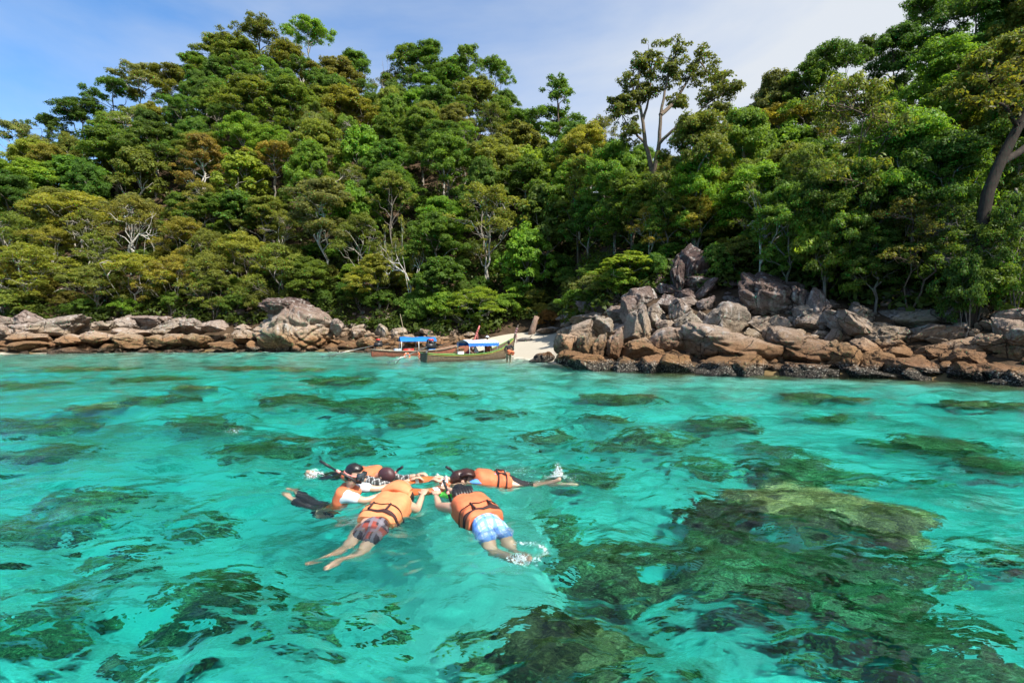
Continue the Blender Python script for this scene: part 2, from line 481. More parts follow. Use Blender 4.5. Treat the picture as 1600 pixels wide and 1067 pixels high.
# ------------------------------------------------------------------ granite boulders
def rock_material():
    m, t, b = mat('granite'); L = t.links.new
    g = N(t, 'ShaderNodeNewGeometry'); oi = N(t, 'ShaderNodeObjectInfo')
    sep = N(t, 'ShaderNodeSeparateXYZ'); L(g.outputs['Position'], sep.inputs[0])
    big = N(t, 'ShaderNodeTexNoise', Scale=0.9, Detail=5.0, Roughness=0.6); L(g.outputs['Position'], big.inputs['Vector'])
    fine = N(t, 'ShaderNodeTexNoise', Scale=9.0, Detail=8.0, Roughness=0.72); L(g.outputs['Position'], fine.inputs['Vector'])
    # height of the tide marks, uneven from place to place
    zz = N(t, 'ShaderNodeMath', operation='MULTIPLY_ADD'); zz.inputs[1].default_value = 1.5; L(big.outputs['Fac'], zz.inputs[0])
    z1 = N(t, 'ShaderNodeMath', operation='ADD'); z1.inputs[1].default_value = -0.75; L(sep.outputs['Z'], zz.inputs[2]); L(zz.outputs[0], z1.inputs[0])
    zr = N(t, 'ShaderNodeMapRange'); zr.inputs['From Min'].default_value = 0.0; zr.inputs['From Max'].default_value = 6.0; L(z1.outputs[0], zr.inputs['Value'])
    band = ramp(t, [(0.0, (0.09, 0.055, 0.03)), (0.09, (0.21, 0.115, 0.055)), (0.2, (0.285, 0.17, 0.088)), (0.29, (0.36, 0.265, 0.18)),
                    (0.46, (0.36, 0.30, 0.245)), (0.68, (0.21, 0.158, 0.135)), (0.92, (0.12, 0.08, 0.07))])
    L(zr.outputs[0], band.inputs['Fac'])
    mott = ramp(t, [(0.30, (0.30, 0.27, 0.25)), (0.45, (0.82, 0.80, 0.78)), (0.62, (1.12, 1.1, 1.08)), (0.8, (1.4, 1.38, 1.36))])
    L(fine.outputs['Fac'], mott.inputs['Fac'])
    m1 = N(t, 'ShaderNodeMixRGB', blend_type='MULTIPLY'); m1.inputs['Fac'].default_value = 0.9; L(band.outputs[0], m1.inputs['Color1']); L(mott.outputs[0], m1.inputs['Color2'])
    m2 = N(t, 'ShaderNodeMixRGB', blend_type='MULTIPLY'); m2.inputs['Fac'].default_value = 1.0; L(m1.outputs[0], m2.inputs['Color1']); L(oi.outputs['Color'], m2.inputs['Color2'])
    # lichen and rain streaks: pale patches stretched downwards
    mp = N(t, 'ShaderNodeMapping'); mp.inputs['Scale'].default_value = (1.5, 1.5, 0.45); L(g.outputs['Position'], mp.inputs['Vector'])
    st = N(t, 'ShaderNodeTexNoise', Scale=1.5, Detail=6.0, Roughness=0.65); L(mp.outputs[0], st.inputs['Vector'])
    sr = ramp(t, [(0.53, (0, 0, 0)), (0.66, (1, 1, 1))]); L(st.outputs['Fac'], sr.inputs['Fac'])
    zup = N(t, 'ShaderNodeMapRange'); zup.inputs['From Min'].default_value = 1.2; zup.inputs['From Max'].default_value = 2.2; zup.inputs['To Max'].default_value = 0.75; L(z1.outputs[0], zup.inputs['Value'])
    sm = N(t, 'ShaderNodeMath', operation='MULTIPLY'); L(sr.outputs[0], sm.inputs[0]); L(zup.outputs[0], sm.inputs[1])
    m3 = N(t, 'ShaderNodeMixRGB'); m3.inputs['Color2'].default_value = (0.47, 0.43, 0.40, 1); L(sm.outputs[0], m3.inputs['Fac']); L(m2.outputs[0], m3.inputs['Color1'])
    # barnacles and black algae up to the high tide mark
    vo = N(t, 'ShaderNodeTexVoronoi', Scale=24.0); L(g.outputs['Position'], vo.inputs['Vector'])
    sc = N(t, 'ShaderNodeSeparateColor'); L(vo.outputs['Color'], sc.inputs[0])
    shell = ramp(t, [(0.0, (0.02, 0.018, 0.014)), (0.55, (0.05, 0.042, 0.032)), (0.76, (0.12, 0.10, 0.08)), (0.92, (0.30, 0.275, 0.23))], 'CONSTANT')
    L(sc.outputs[0], shell.inputs['Fac'])
    z2 = N(t, 'ShaderNodeMath', operation='MULTIPLY_ADD'); z2.inputs[1].default_value = 0.7; L(fine.outputs['Fac'], z2.inputs[0])
    z3 = N(t, 'ShaderNodeMath', operation='MULTIPLY_ADD'); z3.inputs[1].default_value = 0.5; L(big.outputs['Fac'], z3.inputs[0]); L(sep.outputs['Z'], z3.inputs[2]); L(z3.outputs[0], z2.inputs[2])
    bz = N(t, 'ShaderNodeMapRange'); bz.inputs['From Min'].default_value = 1.25; bz.inputs['From Max'].default_value = 0.95; L(z2.outputs[0], bz.inputs['Value'])
    bs = N(t, 'ShaderNodeMath', operation='MULTIPLY'); L(bz.outputs[0], bs.inputs[0]); L(oi.outputs['Alpha'], bs.inputs[1])
    m4 = N(t, 'ShaderNodeMixRGB'); L(bs.outputs[0], m4.inputs['Fac']); L(m3.outputs[0], m4.inputs['Color1']); L(shell.outputs[0], m4.inputs['Color2'])
    # hairline cracks
    wv = N(t, 'ShaderNodeMixRGB', blend_type='ADD'); wv.inputs['Fac'].default_value = 0.8; L(g.outputs['Position'], wv.inputs['Color1']); L(big.outputs['Color'], wv.inputs['Color2'])
    vc = N(t, 'ShaderNodeTexVoronoi', Scale=0.62, feature='DISTANCE_TO_EDGE'); L(wv.outputs[0], vc.inputs['Vector'])
    cr = N(t, 'ShaderNodeMapRange'); cr.inputs['From Min'].default_value = 0.002; cr.inputs['From Max'].default_value = 0.018; L(vc.outputs['Distance'], cr.inputs['Value'])
    cn = N(t, 'ShaderNodeTexNoise', Scale=0.45, Detail=2.0); L(g.outputs['Position'], cn.inputs['Vector'])
    cm = ramp(t, [(0.56, (0, 0, 0)), (0.64, (1, 1, 1))]); L(cn.outputs['Fac'], cm.inputs['Fac'])
    ck = N(t, 'ShaderNodeMath', operation='MAXIMUM'); L(cr.outputs[0], ck.inputs[0]); L(cm.outputs[0], ck.inputs[1])
    crk = ramp(t, [(0.0, (0.3, 0.27, 0.25)), (1.0, (1, 1, 1))]); L(ck.outputs[0], crk.inputs['Fac'])
    m5 = N(t, 'ShaderNodeMixRGB', blend_type='MULTIPLY'); m5.inputs['Fac'].default_value = 1.0; L(m4.outputs[0], m5.inputs['Color1']); L(crk.outputs[0], m5.inputs['Color2'])
    L(m5.outputs[0], b.inputs['Base Color']); b.inputs['Roughness'].default_value = 0.88; b.inputs['Specular IOR Level'].default_value = 0.25
    hb = N(t, 'ShaderNodeMath', operation='MULTIPLY_ADD'); hb.inputs[1].default_value = 0.7; L(ck.outputs[0], hb.inputs[0]); L(fine.outputs['Fac'], hb.inputs[2])
    bp = N(t, 'ShaderNodeBump', Distance=0.2, Strength=1.0); L(hb.outputs[0], bp.inputs['Height'])
    bn = N(t, 'ShaderNodeMath', operation='MULTIPLY'); L(sc.outputs[0], bn.inputs[0]); L(bs.outputs[0], bn.inputs[1])
    bp2 = N(t, 'ShaderNodeBump', Distance=0.05, Strength=0.9); L(bn.outputs[0], bp2.inputs['Height']); L(bp.outputs[0], bp2.inputs['Normal'])
    L(bp2.outputs[0], b.inputs['Normal'])
    return m

M_ROCK = rock_material()

def ico(sub):
    bm = bmesh.new(); bmesh.ops.create_icosphere(bm, subdivisions=sub, radius=1.0)
    V = np.array([v.co[:] for v in bm.verts]); Fc = np.array([[v.index for v in f.verts] for f in bm.faces]); bm.free()
    return V, Fc

ICO3, ICO4, ICO5 = ico(4), ico(5), ico(6)

def rock_shape(seed, base, planes=13, tight=0.62, rough=0.035, cracks=0):
    """a lump cut by random planes, its edges worn by noise; half extents 1"""
    r_ = np.random.default_rng(seed); V = base[0].copy()
    V = V * (1 + 0.16 * fbm(V * 1.1 + seed * 3.1, 3, seed)[:, None])
    for k in range(planes):
        n = r_.normal(size=3); n /= np.linalg.norm(n); d = r_.uniform(tight, tight + 0.3)
        s = V @ n - d + 0.03 * noise(V * 3.1 + k, seed + k)
        V = V - np.where(s > 0, s * 0.96, 0)[:, None] * n
    for k in range(cracks):                                  # joints that split the boulder into blocks
        n = r_.normal(size=3) * (1, 0.5, 1); n /= np.linalg.norm(n); o = r_.uniform(-0.5, 0.5)
        s = V @ n - o + 0.12 * noise(V * 2.3, seed + 60 + k)
        g = np.exp(-(s / 0.03) ** 2)
        V = V * (1 - 0.13 * g[:, None]) + np.tanh(s / 0.02)[:, None] * n * 0.012
        off = r_.uniform(-0.06, 0.06); V = V * (1 + off * (s > 0))[:, None]
    nrm = V / (np.linalg.norm(V, axis=1)[:, None] + 1e-9)
    rdg = 1 - np.abs(noise(V * 2.6 + 5.5, seed + 29))
    V = V + nrm * (rough * 1.3 * fbm(V * 3.0, 4, seed + 9) + rough * fbm(V * 9.0, 3, seed + 19) - rough * 1.5 * rdg ** 8)[:, None]
    lo, hi = V.min(0), V.max(0)
    return (V - (lo + hi) / 2) / ((hi - lo) / 2)

ROCKS = [mesh('boulder', rock_shape(100 + k, ICO4, planes=[10, 13, 16][k % 3], tight=[0.44, 0.40, 0.36][k % 3], rough=0.05, cracks=[1, 0, 2][k % 3]), ICO4[1], True, [M_ROCK]) for k in range(16)]
BIG = [mesh('boulder', rock_shape(300 + k, ICO4, planes=12, tight=0.42, rough=0.05, cracks=[5, 3, 4][k % 3]), ICO4[1], True, [M_ROCK]) for k in range(6)]
rock_labels = Labels()
rock_count = 0

ANCHOR_ROCK = [(150, 'at the far left shore'), (380, 'on the left shore'), (540, 'by the domed boulder'), (660, 'behind the boats'),
               (860, 'by the sand beach'), (965, 'at the pile\'s beach end'), (1090, 'below the dark pillar'),
               (1220, 'near the big dark boulder'), (1300, 'at the pile\'s right end'),
               (1420, 'right of the rock pile'), (1520, 'on the shaded right shore'), (2600, 'at the far right of the shore')]

def rock_words(p, hx, hz, bar, tilt):
    px, py = to_px(p); z = p[2]
    size = 'big' if hx * F / p[1] > 38 else ('small' if hx * F / p[1] < 14 else '')
    if z - hz * 0.3 < 0.45 and bar > 0.6: col = 'barnacle-crusted'
    elif z < 1.5: col = 'orange-brown'
    elif z < 3.3: col = 'pale weathered'
    else: col = 'dark purplish'
    shp = 'tilted slab' if abs(tilt) > 0.22 else ('flat slab' if hx > hz * 2.2 else ('upright block' if hz > hx * 1.15 else 'boulder'))
    return ' '.join(w for w in (size, col, shp) if w) + ' ' + _pick(px, ANCHOR_ROCK), px

def boulder(p, hx, hy, hz, tilt=0.0, rz=None, bar=1.0, tint=None, proto=None, label=None, group='granite boulders along the shore'):
    global rock_count
    me = proto if proto is not None else ROCKS[rock_count % len(ROCKS)]
    rock_count += 1
    o = link('boulder', me, loc=p)
    o.rotation_euler = (rng.uniform(-0.1, 0.1), tilt, rng.choice([0, math.pi]) + rng.uniform(-0.3, 0.3) if rz is None else rz)
    if rz is None and abs(o.rotation_euler.z) > 1.5: o.rotation_euler.y = -tilt
    o.scale = (hx, hy, hz)
    tv = rng.uniform(0.72, 1.0) if tint is None else tint
    o.color = (*((tv, tv * rng.uniform(0.95, 1.02), tv * rng.uniform(0.93, 1.03)) if np.isscalar(tv) else tv), bar)
    tag(o, None, 'boulder', group)
    if label: o['label'] = label
    else: rock_labels.add(o, *rock_words(p, hx, hz, bar, tilt))
    return o

# the boulders one can tell apart: px, py of the middle, width and height in px, distance, tilt, barnacles
KEY_ROCKS = [
    (1077, 428, 50, 92, 36.0, 0.1, 0), (1058, 440, 22, 70, 35.2, 0.05, 0), (1030, 447, 30, 40, 36.0, 0, 0), (1000, 466, 52, 34, 33.0, 0, 0), (982, 484, 26, 40, 32.3, 0, 0),
    (992, 512, 52, 62, 30.0, -0.12, 0), (1025, 497, 32, 42, 31.3, 0.05, 0), (907, 519, 46, 30, 31.0, -0.2, 0), (942, 514, 34, 34, 31.0, 0, 0),
    (890, 541, 46, 40, 29.2, -0.15, 1), (915, 541, 28, 40, 28.6, 0, 1), (938, 541, 28, 42, 28.2, 0.1, 1), (960, 538, 28, 48, 28.0, 0, 1),
    (887, 561, 42, 26, 28.0, 0, 1), (922, 570, 60, 30, 26.6, 0.05, 1), (1047, 540, 56, 54, 28.0, 0.1, 1), (1003, 548, 60, 40, 27.6, 0.1, 1),
    (1138, 540, 130, 66, 26.3, 0.06, 1), (978, 573, 50, 32, 25.8, 0, 1), (1018, 573, 52, 36, 25.3, 0, 1), (1054, 574, 50, 40, 25.0, 0, 1),
    (1132, 574, 126, 40, 24.6, 0.0, 1), (1133, 500, 70, 52, 29.2, -0.1, 0), (1197, 468, 92, 84, 30.5, 0.0, 0), (1199, 517, 72, 42, 28.7, 0.05, 0),
    (1060, 490, 32, 42, 30.5, -0.7, 0), (1073, 505, 42, 26, 29.5, -0.5, 0), (1045, 473, 34, 28, 32.0, 0, 0), (1102, 476, 30, 30, 32.0, 0.2, 0), (1072, 464, 30, 24, 33.2, 0, 0),
    (1085, 525, 36, 24, 28.4, -0.2, 0), (1040, 512, 26, 22, 30.0, 0.1, 0), (1095, 500, 24, 26, 30.3, 0, 0), (1100, 455, 16, 50, 33.5, 0.75, 0),
    (1252, 544, 102, 62, 25.2, 0.03, 1), (1276, 482, 32, 58, 28.5, 0.1, 0), (1254, 498, 27, 40, 28.0, 0, 0), (1250, 465, 32, 34, 29.2, 0, 0), (1228, 508, 20, 22, 28.2, 0, 0),
    (1240, 434, 56, 50, 33.5, 0, 0), (1215, 560, 34, 40, 25.6, -0.3, 1), (1325, 558, 60, 40, 23.7, 0.25, 1), (1260, 583, 76, 30, 23.2, 0, 1), (1180, 583, 40, 22, 23.8, 0, 1),
    (1355, 584, 70, 22, 22.4, 0, 1), (1425, 578, 74, 38, 22.1, 0.03, 1), (1330, 510, 76, 32, 26.2, 0.5, 0), (1382, 526, 62, 30, 25.2, -0.12, 0), (1450, 524, 84, 34, 24.6, -0.16, 0),
    (1464, 556, 58, 36, 23.1, 0, 0.3), (1350, 545, 60, 32, 24.6, 0.15, 0.3), (1378, 563, 54, 28, 23.4, 0.2, 1), (1402, 556, 40, 26, 23.8, 0, 0.3), (1502, 546, 72, 36, 22.6, 0, 0.3), (1508, 520, 44, 30, 24.0, 0, 0),
    (1578, 518, 44, 42, 22.6, 0, 0), (1542, 515, 36, 30, 23.6, 0, 0), (1555, 536, 48, 28, 21.7, 0, 0.3), (1512, 563, 48, 28, 21.6, 0.1, 1), (1500, 583, 50, 28, 20.9, 0, 1),
    (1562, 582, 76, 38, 20.1, -0.2, 1), (1596, 596, 60, 44, 19.0, -0.4, 1), (1594, 528, 44, 34, 20.8, 0, 0), (1410, 498, 82, 32, 27.2, -0.2, 0), (1470, 500, 34, 30, 26.0, 0, 0),
    (1548, 492, 46, 30, 25.4, 0, 0), (1547, 472, 44, 30, 27.0, 0, 0), (1587, 482, 52, 50, 25.0, 0, 0), (1440, 497, 34, 26, 26.4, 0, 0), (1520, 478, 34, 28, 27.0, 0, 0), (1300, 535, 34, 40, 26.2, 0, 0.3),
    (98, 509, 80, 34, 52.0, -0.08, 0.3), (38, 517, 62, 30, 50.2, -0.05, 0.3), (49, 501, 46, 28, 54.0, 0.25, 0), (4, 508, 36, 32, 53.0, -0.1, 0), (200, 506, 30, 28, 54.0, 0.5, 0),
    (207, 519, 48, 16, 51.5, 0, 0.3), (228, 503, 66, 22, 56.0, 0, 0), (270, 512, 52, 26, 52.5, -0.35, 0), (300, 511, 42, 24, 52.5, -0.2, 0), (336, 510, 40, 22, 52.5, 0.1, 0),
    (154, 530, 58, 26, 49.2, 0, 0.35), (115, 532, 56, 24, 48.9, 0, 0.35), (52, 529, 58, 20, 48.9, 0, 0.35), (38, 541, 50, 18, 47.2, 0, 0.5), (210, 531, 52, 24, 49.5, 0.1, 0.35), (246, 533, 36, 22, 49.5, 0.2, 0.35),
    (276, 531, 42, 24, 50.0, -0.1, 0.35), (305, 534, 44, 24, 50.0, -0.2, 0.35), (350, 541, 44, 18, 49.6, 0.15, 0.5), (175, 544, 40, 16, 48.6, 0, 0.5), (120, 547, 60, 14, 47.7, 0, 0.5), (400, 542, 26, 20, 49.8, 0.1, 0.9), (378, 527, 42, 28, 51.0, 0, 0.3),
    (526, 513, 20, 32, 51.2, 0.1, 0), (572, 537, 30, 22, 49.0, 0, 0.35), (597, 520, 22, 30, 51.5, 0, 0), (545, 541, 28, 18, 50.3, 0, 0.35), (520, 543, 28, 16, 50.6, 0, 0.35), (622, 521, 28, 20, 51.0, 0, 0),
    (558, 522, 24, 20, 52.0, 0, 0), (845, 560, 40, 20, 33.2, 0, 1), (862, 516, 44, 10, 47.5, 0.05, 0), (640, 533, 26, 14, 47.0, 0, 0.2)]
for (px, py, w, h, d, tilt, bar) in KEY_ROCKS:
    p = at(px, py, d); s = d / F
    dark = 0.8 if (px, py) in ((1077, 428), (1058, 440), (1030, 447), (1240, 434), (845, 560)) else (0.85 if px == 1197 else None)
    if (px, py) == (862, 516): dark = 0.55  # the fallen grey log, kept as a dark flat boulder
    big = w > 70 and h > 40
    boulder(p, w * s * 0.53, max(w, h) * s * 0.5, h * s * (0.56 if px > 700 else 0.48), tilt, bar=bar, tint=dark, proto=BIG[int(px) % 6] if big else None)

# the great domed boulder of the left shore
p = at(457, 510, 51.0)
DOME = rock_shape(777, ICO5, planes=6, tight=0.75, rough=0.045, cracks=9)
dm = link('boulder', mesh('boulder', DOME, ICO5[1], True, [M_ROCK]), loc=(p.x, p.y + 0.8, p.z - 0.9))
dm.scale = (3.9, 3.6, 3.35); dm.color = (0.98, 0.94, 0.9, 0.5)
tag(dm, 'huge domed pale grey boulder with cracked face, tallest on the left shore', 'boulder', 'granite boulders along the shore')
p = at(446, 482, 52.6)
boulder(p, 2.1, 2.6, 1.35, -0.1, bar=0, tint=0.75, proto=BIG[3], label='dark grey cracked crown block on top of the domed boulder')

# loose blocks between them
def scatter(n_try, th0, th1, spacing, inner, outer, limit):
    pts = []
    r_ = np.random.default_rng(21)
    for k in range(n_try):
        th = r_.uniform(th0, th1); f = r_.uniform(0, 1)
        r = shore_r(th) + inner + (veg_r(th) + outer - shore_r(th) - inner) * f
        x, y = math.sin(th) * r, math.cos(th) * r
        px = 800 + F * x / y
        if 735 < px < 882: continue
        if all((x - a) ** 2 + (y - b) ** 2 > (spacing * (0.7 + 0.5 * c)) ** 2 for a, b, c in pts):
            pts.append((x, y, f))
            if len(pts) >= limit: break
    return pts
r_ = np.random.default_rng(5)
for (th0, th1, sp_, lim) in ((R(-47), R(-3), 1.75, 112), (R(6), R(47), 1.55, 70)):
    for (x, y, f) in scatter(4000, th0, th1, sp_, -0.2, 1.5, lim):
        z = ground_z(x, y); s = r_.uniform(0.45, 1.0) * (0.75 + 0.45 * f) * (1.0 if x < 0 else 0.95)
        boulder(Vector((x, y, z + s * 0.2)), s * r_.uniform(0.85, 1.5), s, s * r_.uniform(0.5, 0.85) * (0.8 if x < 0 else 1), r_.uniform(-0.3, 0.3), bar=(0.45 if x < 0 else 1.0) if z < 0.6 else 0.1)
rock_labels.finish()

# rubble too small to count
V0, F0 = ico(2)
def rubble():
    b = MB(); r_ = np.random.default_rng(9)
    for k in range(1050):
        left = r_.uniform() < 0.6
        th = r_.uniform(R(-48), R(-1)) if left else r_.uniform(R(6), R(48))
        rs_, rv_ = shore_r(th), veg_r(th)
        r = rs_ - 0.6 + (rv_ - rs_ + 2.5) * r_.uniform()
        x, y = math.sin(th) * r, math.cos(th) * r; px = 800 + F * x / y
        if 745 < px < 875: continue
        s = r_.uniform(0.1, 0.36) * (1.1 if left else 0.8)
        q = V0 * (1 + 0.35 * r_.uniform(-1, 1, (len(V0), 1))) * (s * r_.uniform(0.8, 1.5), s, s * r_.uniform(0.5, 0.9))
        b.add(q + (x, y, ground_z(x, y) + s * 0.2), F0)
    o = b.build('rubble', M_ROCK, smooth=False); o.color = (0.9, 0.88, 0.86, 0.5)
    return tag(o, 'small broken granite stones filling the gaps between shore boulders', 'rubble', kind='stuff')
rubble()
# ------------------------------------------------------------------ trees
def leaf_material():
    m = bpy.data.materials.new('leaves'); m.use_nodes = True; t = m.node_tree; b = t.nodes['Principled BSDF']; L = t.links.new
    oi = N(t, 'ShaderNodeObjectInfo'); at_ = N(t, 'ShaderNodeAttribute', attribute_name='tone')
    rp = ramp(t, [(0.0, (0.50, 0.56, 0.52)), (0.45, (0.92, 0.96, 0.85)), (0.8, (1.25, 1.22, 0.95)), (1.0, (1.6, 1.5, 1.0))])
    L(at_.outputs['Fac'], rp.inputs['Fac'])
    mu = N(t, 'ShaderNodeMixRGB', blend_type='MULTIPLY'); mu.inputs['Fac'].default_value = 1.0
    L(oi.outputs['Color'], mu.inputs['Color1']); L(rp.outputs[0], mu.inputs['Color2'])
    L(mu.outputs[0], b.inputs['Base Color']); b.inputs['Roughness'].default_value = 0.5; b.inputs['Specular IOR Level'].default_value = 0.2
    tr = N(t, 'ShaderNodeBsdfTranslucent'); tm = N(t, 'ShaderNodeMixRGB', blend_type='MULTIPLY'); tm.inputs['Fac'].default_value = 1.0
    tm.inputs['Color2'].default_value = (1.25, 1.2, 0.5, 1); L(mu.outputs[0], tm.inputs['Color1']); L(tm.outputs[0], tr.inputs['Color'])
    ms = N(t, 'ShaderNodeMixShader'); ms.inputs['Fac'].default_value = 0.55
    L(b.outputs[0], ms.inputs[1]); L(tr.outputs[0], ms.inputs[2]); L(ms.outputs[0], t.nodes['Material Output'].inputs['Surface'])
    return m

def bark_material():
    m, t, b = mat('bark'); L = t.links.new
    oi = N(t, 'ShaderNodeObjectInfo'); g = N(t, 'ShaderNodeNewGeometry')
    mp = N(t, 'ShaderNodeMapping'); mp.inputs['Scale'].default_value = (5, 5, 1.3); L(g.outputs['Position'], mp.inputs['Vector'])
    nz = N(t, 'ShaderNodeTexNoise', Scale=2.0, Detail=6.0, Roughness=0.7); L(mp.outputs[0], nz.inputs['Vector'])
    rp = ramp(t, [(0.3, (0.45, 0.45, 0.45)), (0.55, (1, 1, 1)), (0.75, (1.5, 1.5, 1.45))]); L(nz.outputs['Fac'], rp.inputs['Fac'])
    mu = N(t, 'ShaderNodeMixRGB', blend_type='MULTIPLY'); mu.inputs['Fac'].default_value = 1.0
    L(oi.outputs['Color'], mu.inputs['Color1']); L(rp.outputs[0], mu.inputs['Color2']); L(mu.outputs[0], b.inputs['Base Color'])
    b.inputs['Roughness'].default_value = 0.9; b.inputs['Specular IOR Level'].default_value = 0.15
    bp = N(t, 'ShaderNodeBump', Distance=0.05, Strength=0.7); L(nz.outputs['Fac'], bp.inputs['Height']); L(bp.outputs[0], b.inputs['Normal'])
    return m

M_LEAF, M_BARK = leaf_material(), bark_material()

def leaves_mesh(cent, rad, per, size, r_, flat=0.85, droop=0.0, aspect=0.5, hemi=0.35, name='crown', up=0.3):
    """leaf-sized faces in puffs: cent (n, 3), rad (n,), per = leaves in a puff of radius 1"""
    cnt = np.maximum(14, (per * rad ** 2).astype(int)); idx = np.repeat(np.arange(len(cent)), cnt); n = len(idx)
    d = r_.normal(size=(n, 3)); d /= np.linalg.norm(d, axis=1)[:, None]
    d[:, 2] = np.where(d[:, 2] < -hemi, -d[:, 2] * r_.uniform(0.2, 1, n), d[:, 2])
    lump = 1 + 0.4 * noise(d * 2.4 + idx[:, None] * 7.7, 31)
    rr = rad[idx] * lump * r_.uniform(0.35, 1.0, n) ** 0.45
    c = cent[idx] + d * rr[:, None] * np.array([1, 1, flat])
    nrm = d * 0.85 + np.array([0, 0, up]) + r_.normal(size=(n, 3)) * 0.42
    nrm /= np.linalg.norm(nrm, axis=1)[:, None]
    a = r_.normal(size=(n, 3)) + d * 0.6 + np.array([0, 0, -droop]); a -= nrm * (a * nrm).sum(1)[:, None]; a /= np.linalg.norm(a, axis=1)[:, None] + 1e-9
    bb = np.cross(nrm, a)
    s = size * r_.uniform(0.65, 1.35, n)[:, None]
    V = np.stack([c - a * s * 0.5, c + bb * s * 0.5 * aspect + a * s * 0.08, c + a * s * 0.5 - nrm * s * 0.08, c - bb * s * 0.5 * aspect + a * s * 0.08], 1).reshape(-1, 3)
    me = mesh(name, V, np.arange(n * 4).reshape(n, 4), False, [M_LEAF])
    tone = np.clip(0.42 * r_.uniform(0, 1, len(cent))[idx] + 0.58 * r_.uniform(0, 1, n) ** 1.3, 0, 1)
    at_ = me.attributes.new('tone', 'FLOAT', 'FACE'); at_.data.foreach_set('value', tone.astype(np.float32))
    return me

def wiggle(p0, p1, r_, amp, k=5, sag=0.0):
    p0, p1 = np.asarray(p0, float), np.asarray(p1, float); t = np.linspace(0, 1, k)[:, None]
    l = np.linalg.norm(p1 - p0)
    q = p0 + (p1 - p0) * t + r_.normal(size=(k, 3)) * amp * l * np.sin(t * math.pi)
    q[:, 2] += sag * l * np.sin(t[:, 0] * math.pi)
    return q

def make_tree(seed, H=12.0, W=7.0, clear=0.2, lobes=9, puffs=12, pr=0.62, per=420, leaf=0.25, flat=0.8, lobe_flat=0.75, lobe_r=0.25, trunk_r=0.2, stems=1,
              low=0.0, droop=0.0, cone=0.0, twigs=0.6, aspect=0.5, spread=1.0, up=0.3):
    """a trunk whose limbs end in lobes, each lobe a dome of leaf puffs; low = how far the crown is filled towards its foot"""
    r_ = np.random.default_rng(seed); wood = MB(); cents = []; rads = []
    z0 = H * clear; lob = []
    for k in range(lobes):
        f = (k + r_.uniform(0.15, 0.85)) / lobes
        lr = W * lobe_r * r_.uniform(0.72, 1.3) * (1.0 if not cone else 0.65 + 0.5 * (1 - f))
        a = k * 2.4 + r_.uniform(-0.6, 0.6)
        if cone: R_ = W * 0.5 * ((1 - f) ** 0.8 * 0.75 + 0.02)
        else:
            el = -0.25 + 1.75 * f ** (0.85 - 0.3 * low)           # from the crown's waist over its top
            R_ = max(0.0, math.cos(min(el, 1.5)) * W * 0.5 - lr * 0.6) * spread * r_.uniform(0.85, 1.15)
        zc = z0 + lr * lobe_flat * 0.6; zt = H - lr * lobe_flat * 0.95
        z = zc + (zt - zc) * (f if cone else (0.28 + 0.72 * math.sin(max(0, min(el, 1.5))) if el > 0 else 0.28 + 0.9 * el)) * r_.uniform(0.93, 1.04)
        lob.append((np.array([math.cos(a) * R_, math.sin(a) * R_, z]), lr))
    lean = r_.normal(size=2) * 0.03 * H; axis = []
    for s in range(stems):
        off = np.array([0, 0, 0]) if s == 0 else np.array([*r_.normal(size=2) * 0.05, 0])
        topp = np.array([lean[0], lean[1], H * 0.88]) if stems == 1 else np.array([*r_.normal(size=2) * W * 0.16, H * r_.uniform(0.62, 0.85)])
        q = wiggle(off + (0, 0, -0.8), topp, r_, 0.022, 9); wood.tube(q, np.linspace(trunk_r, trunk_r * 0.22, 9) / (1 if s == 0 else 1.35), 7, caps=False); axis.append(q)
    for (c, lr) in lob:
        q = axis[r_.integers(len(axis))]
        zb = max(H * clear * 0.55, c[2] - np.hypot(c[0], c[1]) * r_.uniform(0.5, 0.9) - 0.4)
        j = np.argmin(np.abs(q[:, 2] - zb)); limb = wiggle(q[j], c, r_, 0.06, 5, 0.08)
        wood.tube(limb, np.linspace(trunk_r * 0.45, trunk_r * 0.13, 5), 5, caps=False)
        for m in range(max(4, int(puffs * (lr / (W * lobe_r)) ** 1.5))):
            d = r_.normal(size=3); d /= np.linalg.norm(d); d[2] = abs(d[2]) if r_.uniform() < 0.6 else d[2]
            pc = c + d * lr * np.array([1, 1, lobe_flat]) * r_.uniform(0.6, 1.0)
            cents.append(pc); rads.append(pr * r_.uniform(0.6, 1.3))
            if r_.uniform() < twigs * 0.6:
                wood.tube(wiggle(limb[r_.integers(2, 5)], pc, r_, 0.1, 4, 0.05), np.linspace(trunk_r * 0.16, 0.012, 4), 3, caps=False)
    cents, rads = np.array(cents), np.array(rads)
    crown = leaves_mesh(cents, rads, per, leaf, r_, flat, droop, aspect, up=up)
    tm = wood.mesh('trunk', [M_BARK], True)
    V = cents; top = (V[:, 2] + rads * flat).max(); wid = 2 * np.percentile(np.hypot(V[:, 0], V[:, 1]) + rads * 0.7, 92)
    return dict(trunk=tm, crown=crown, H=top, W=wid)

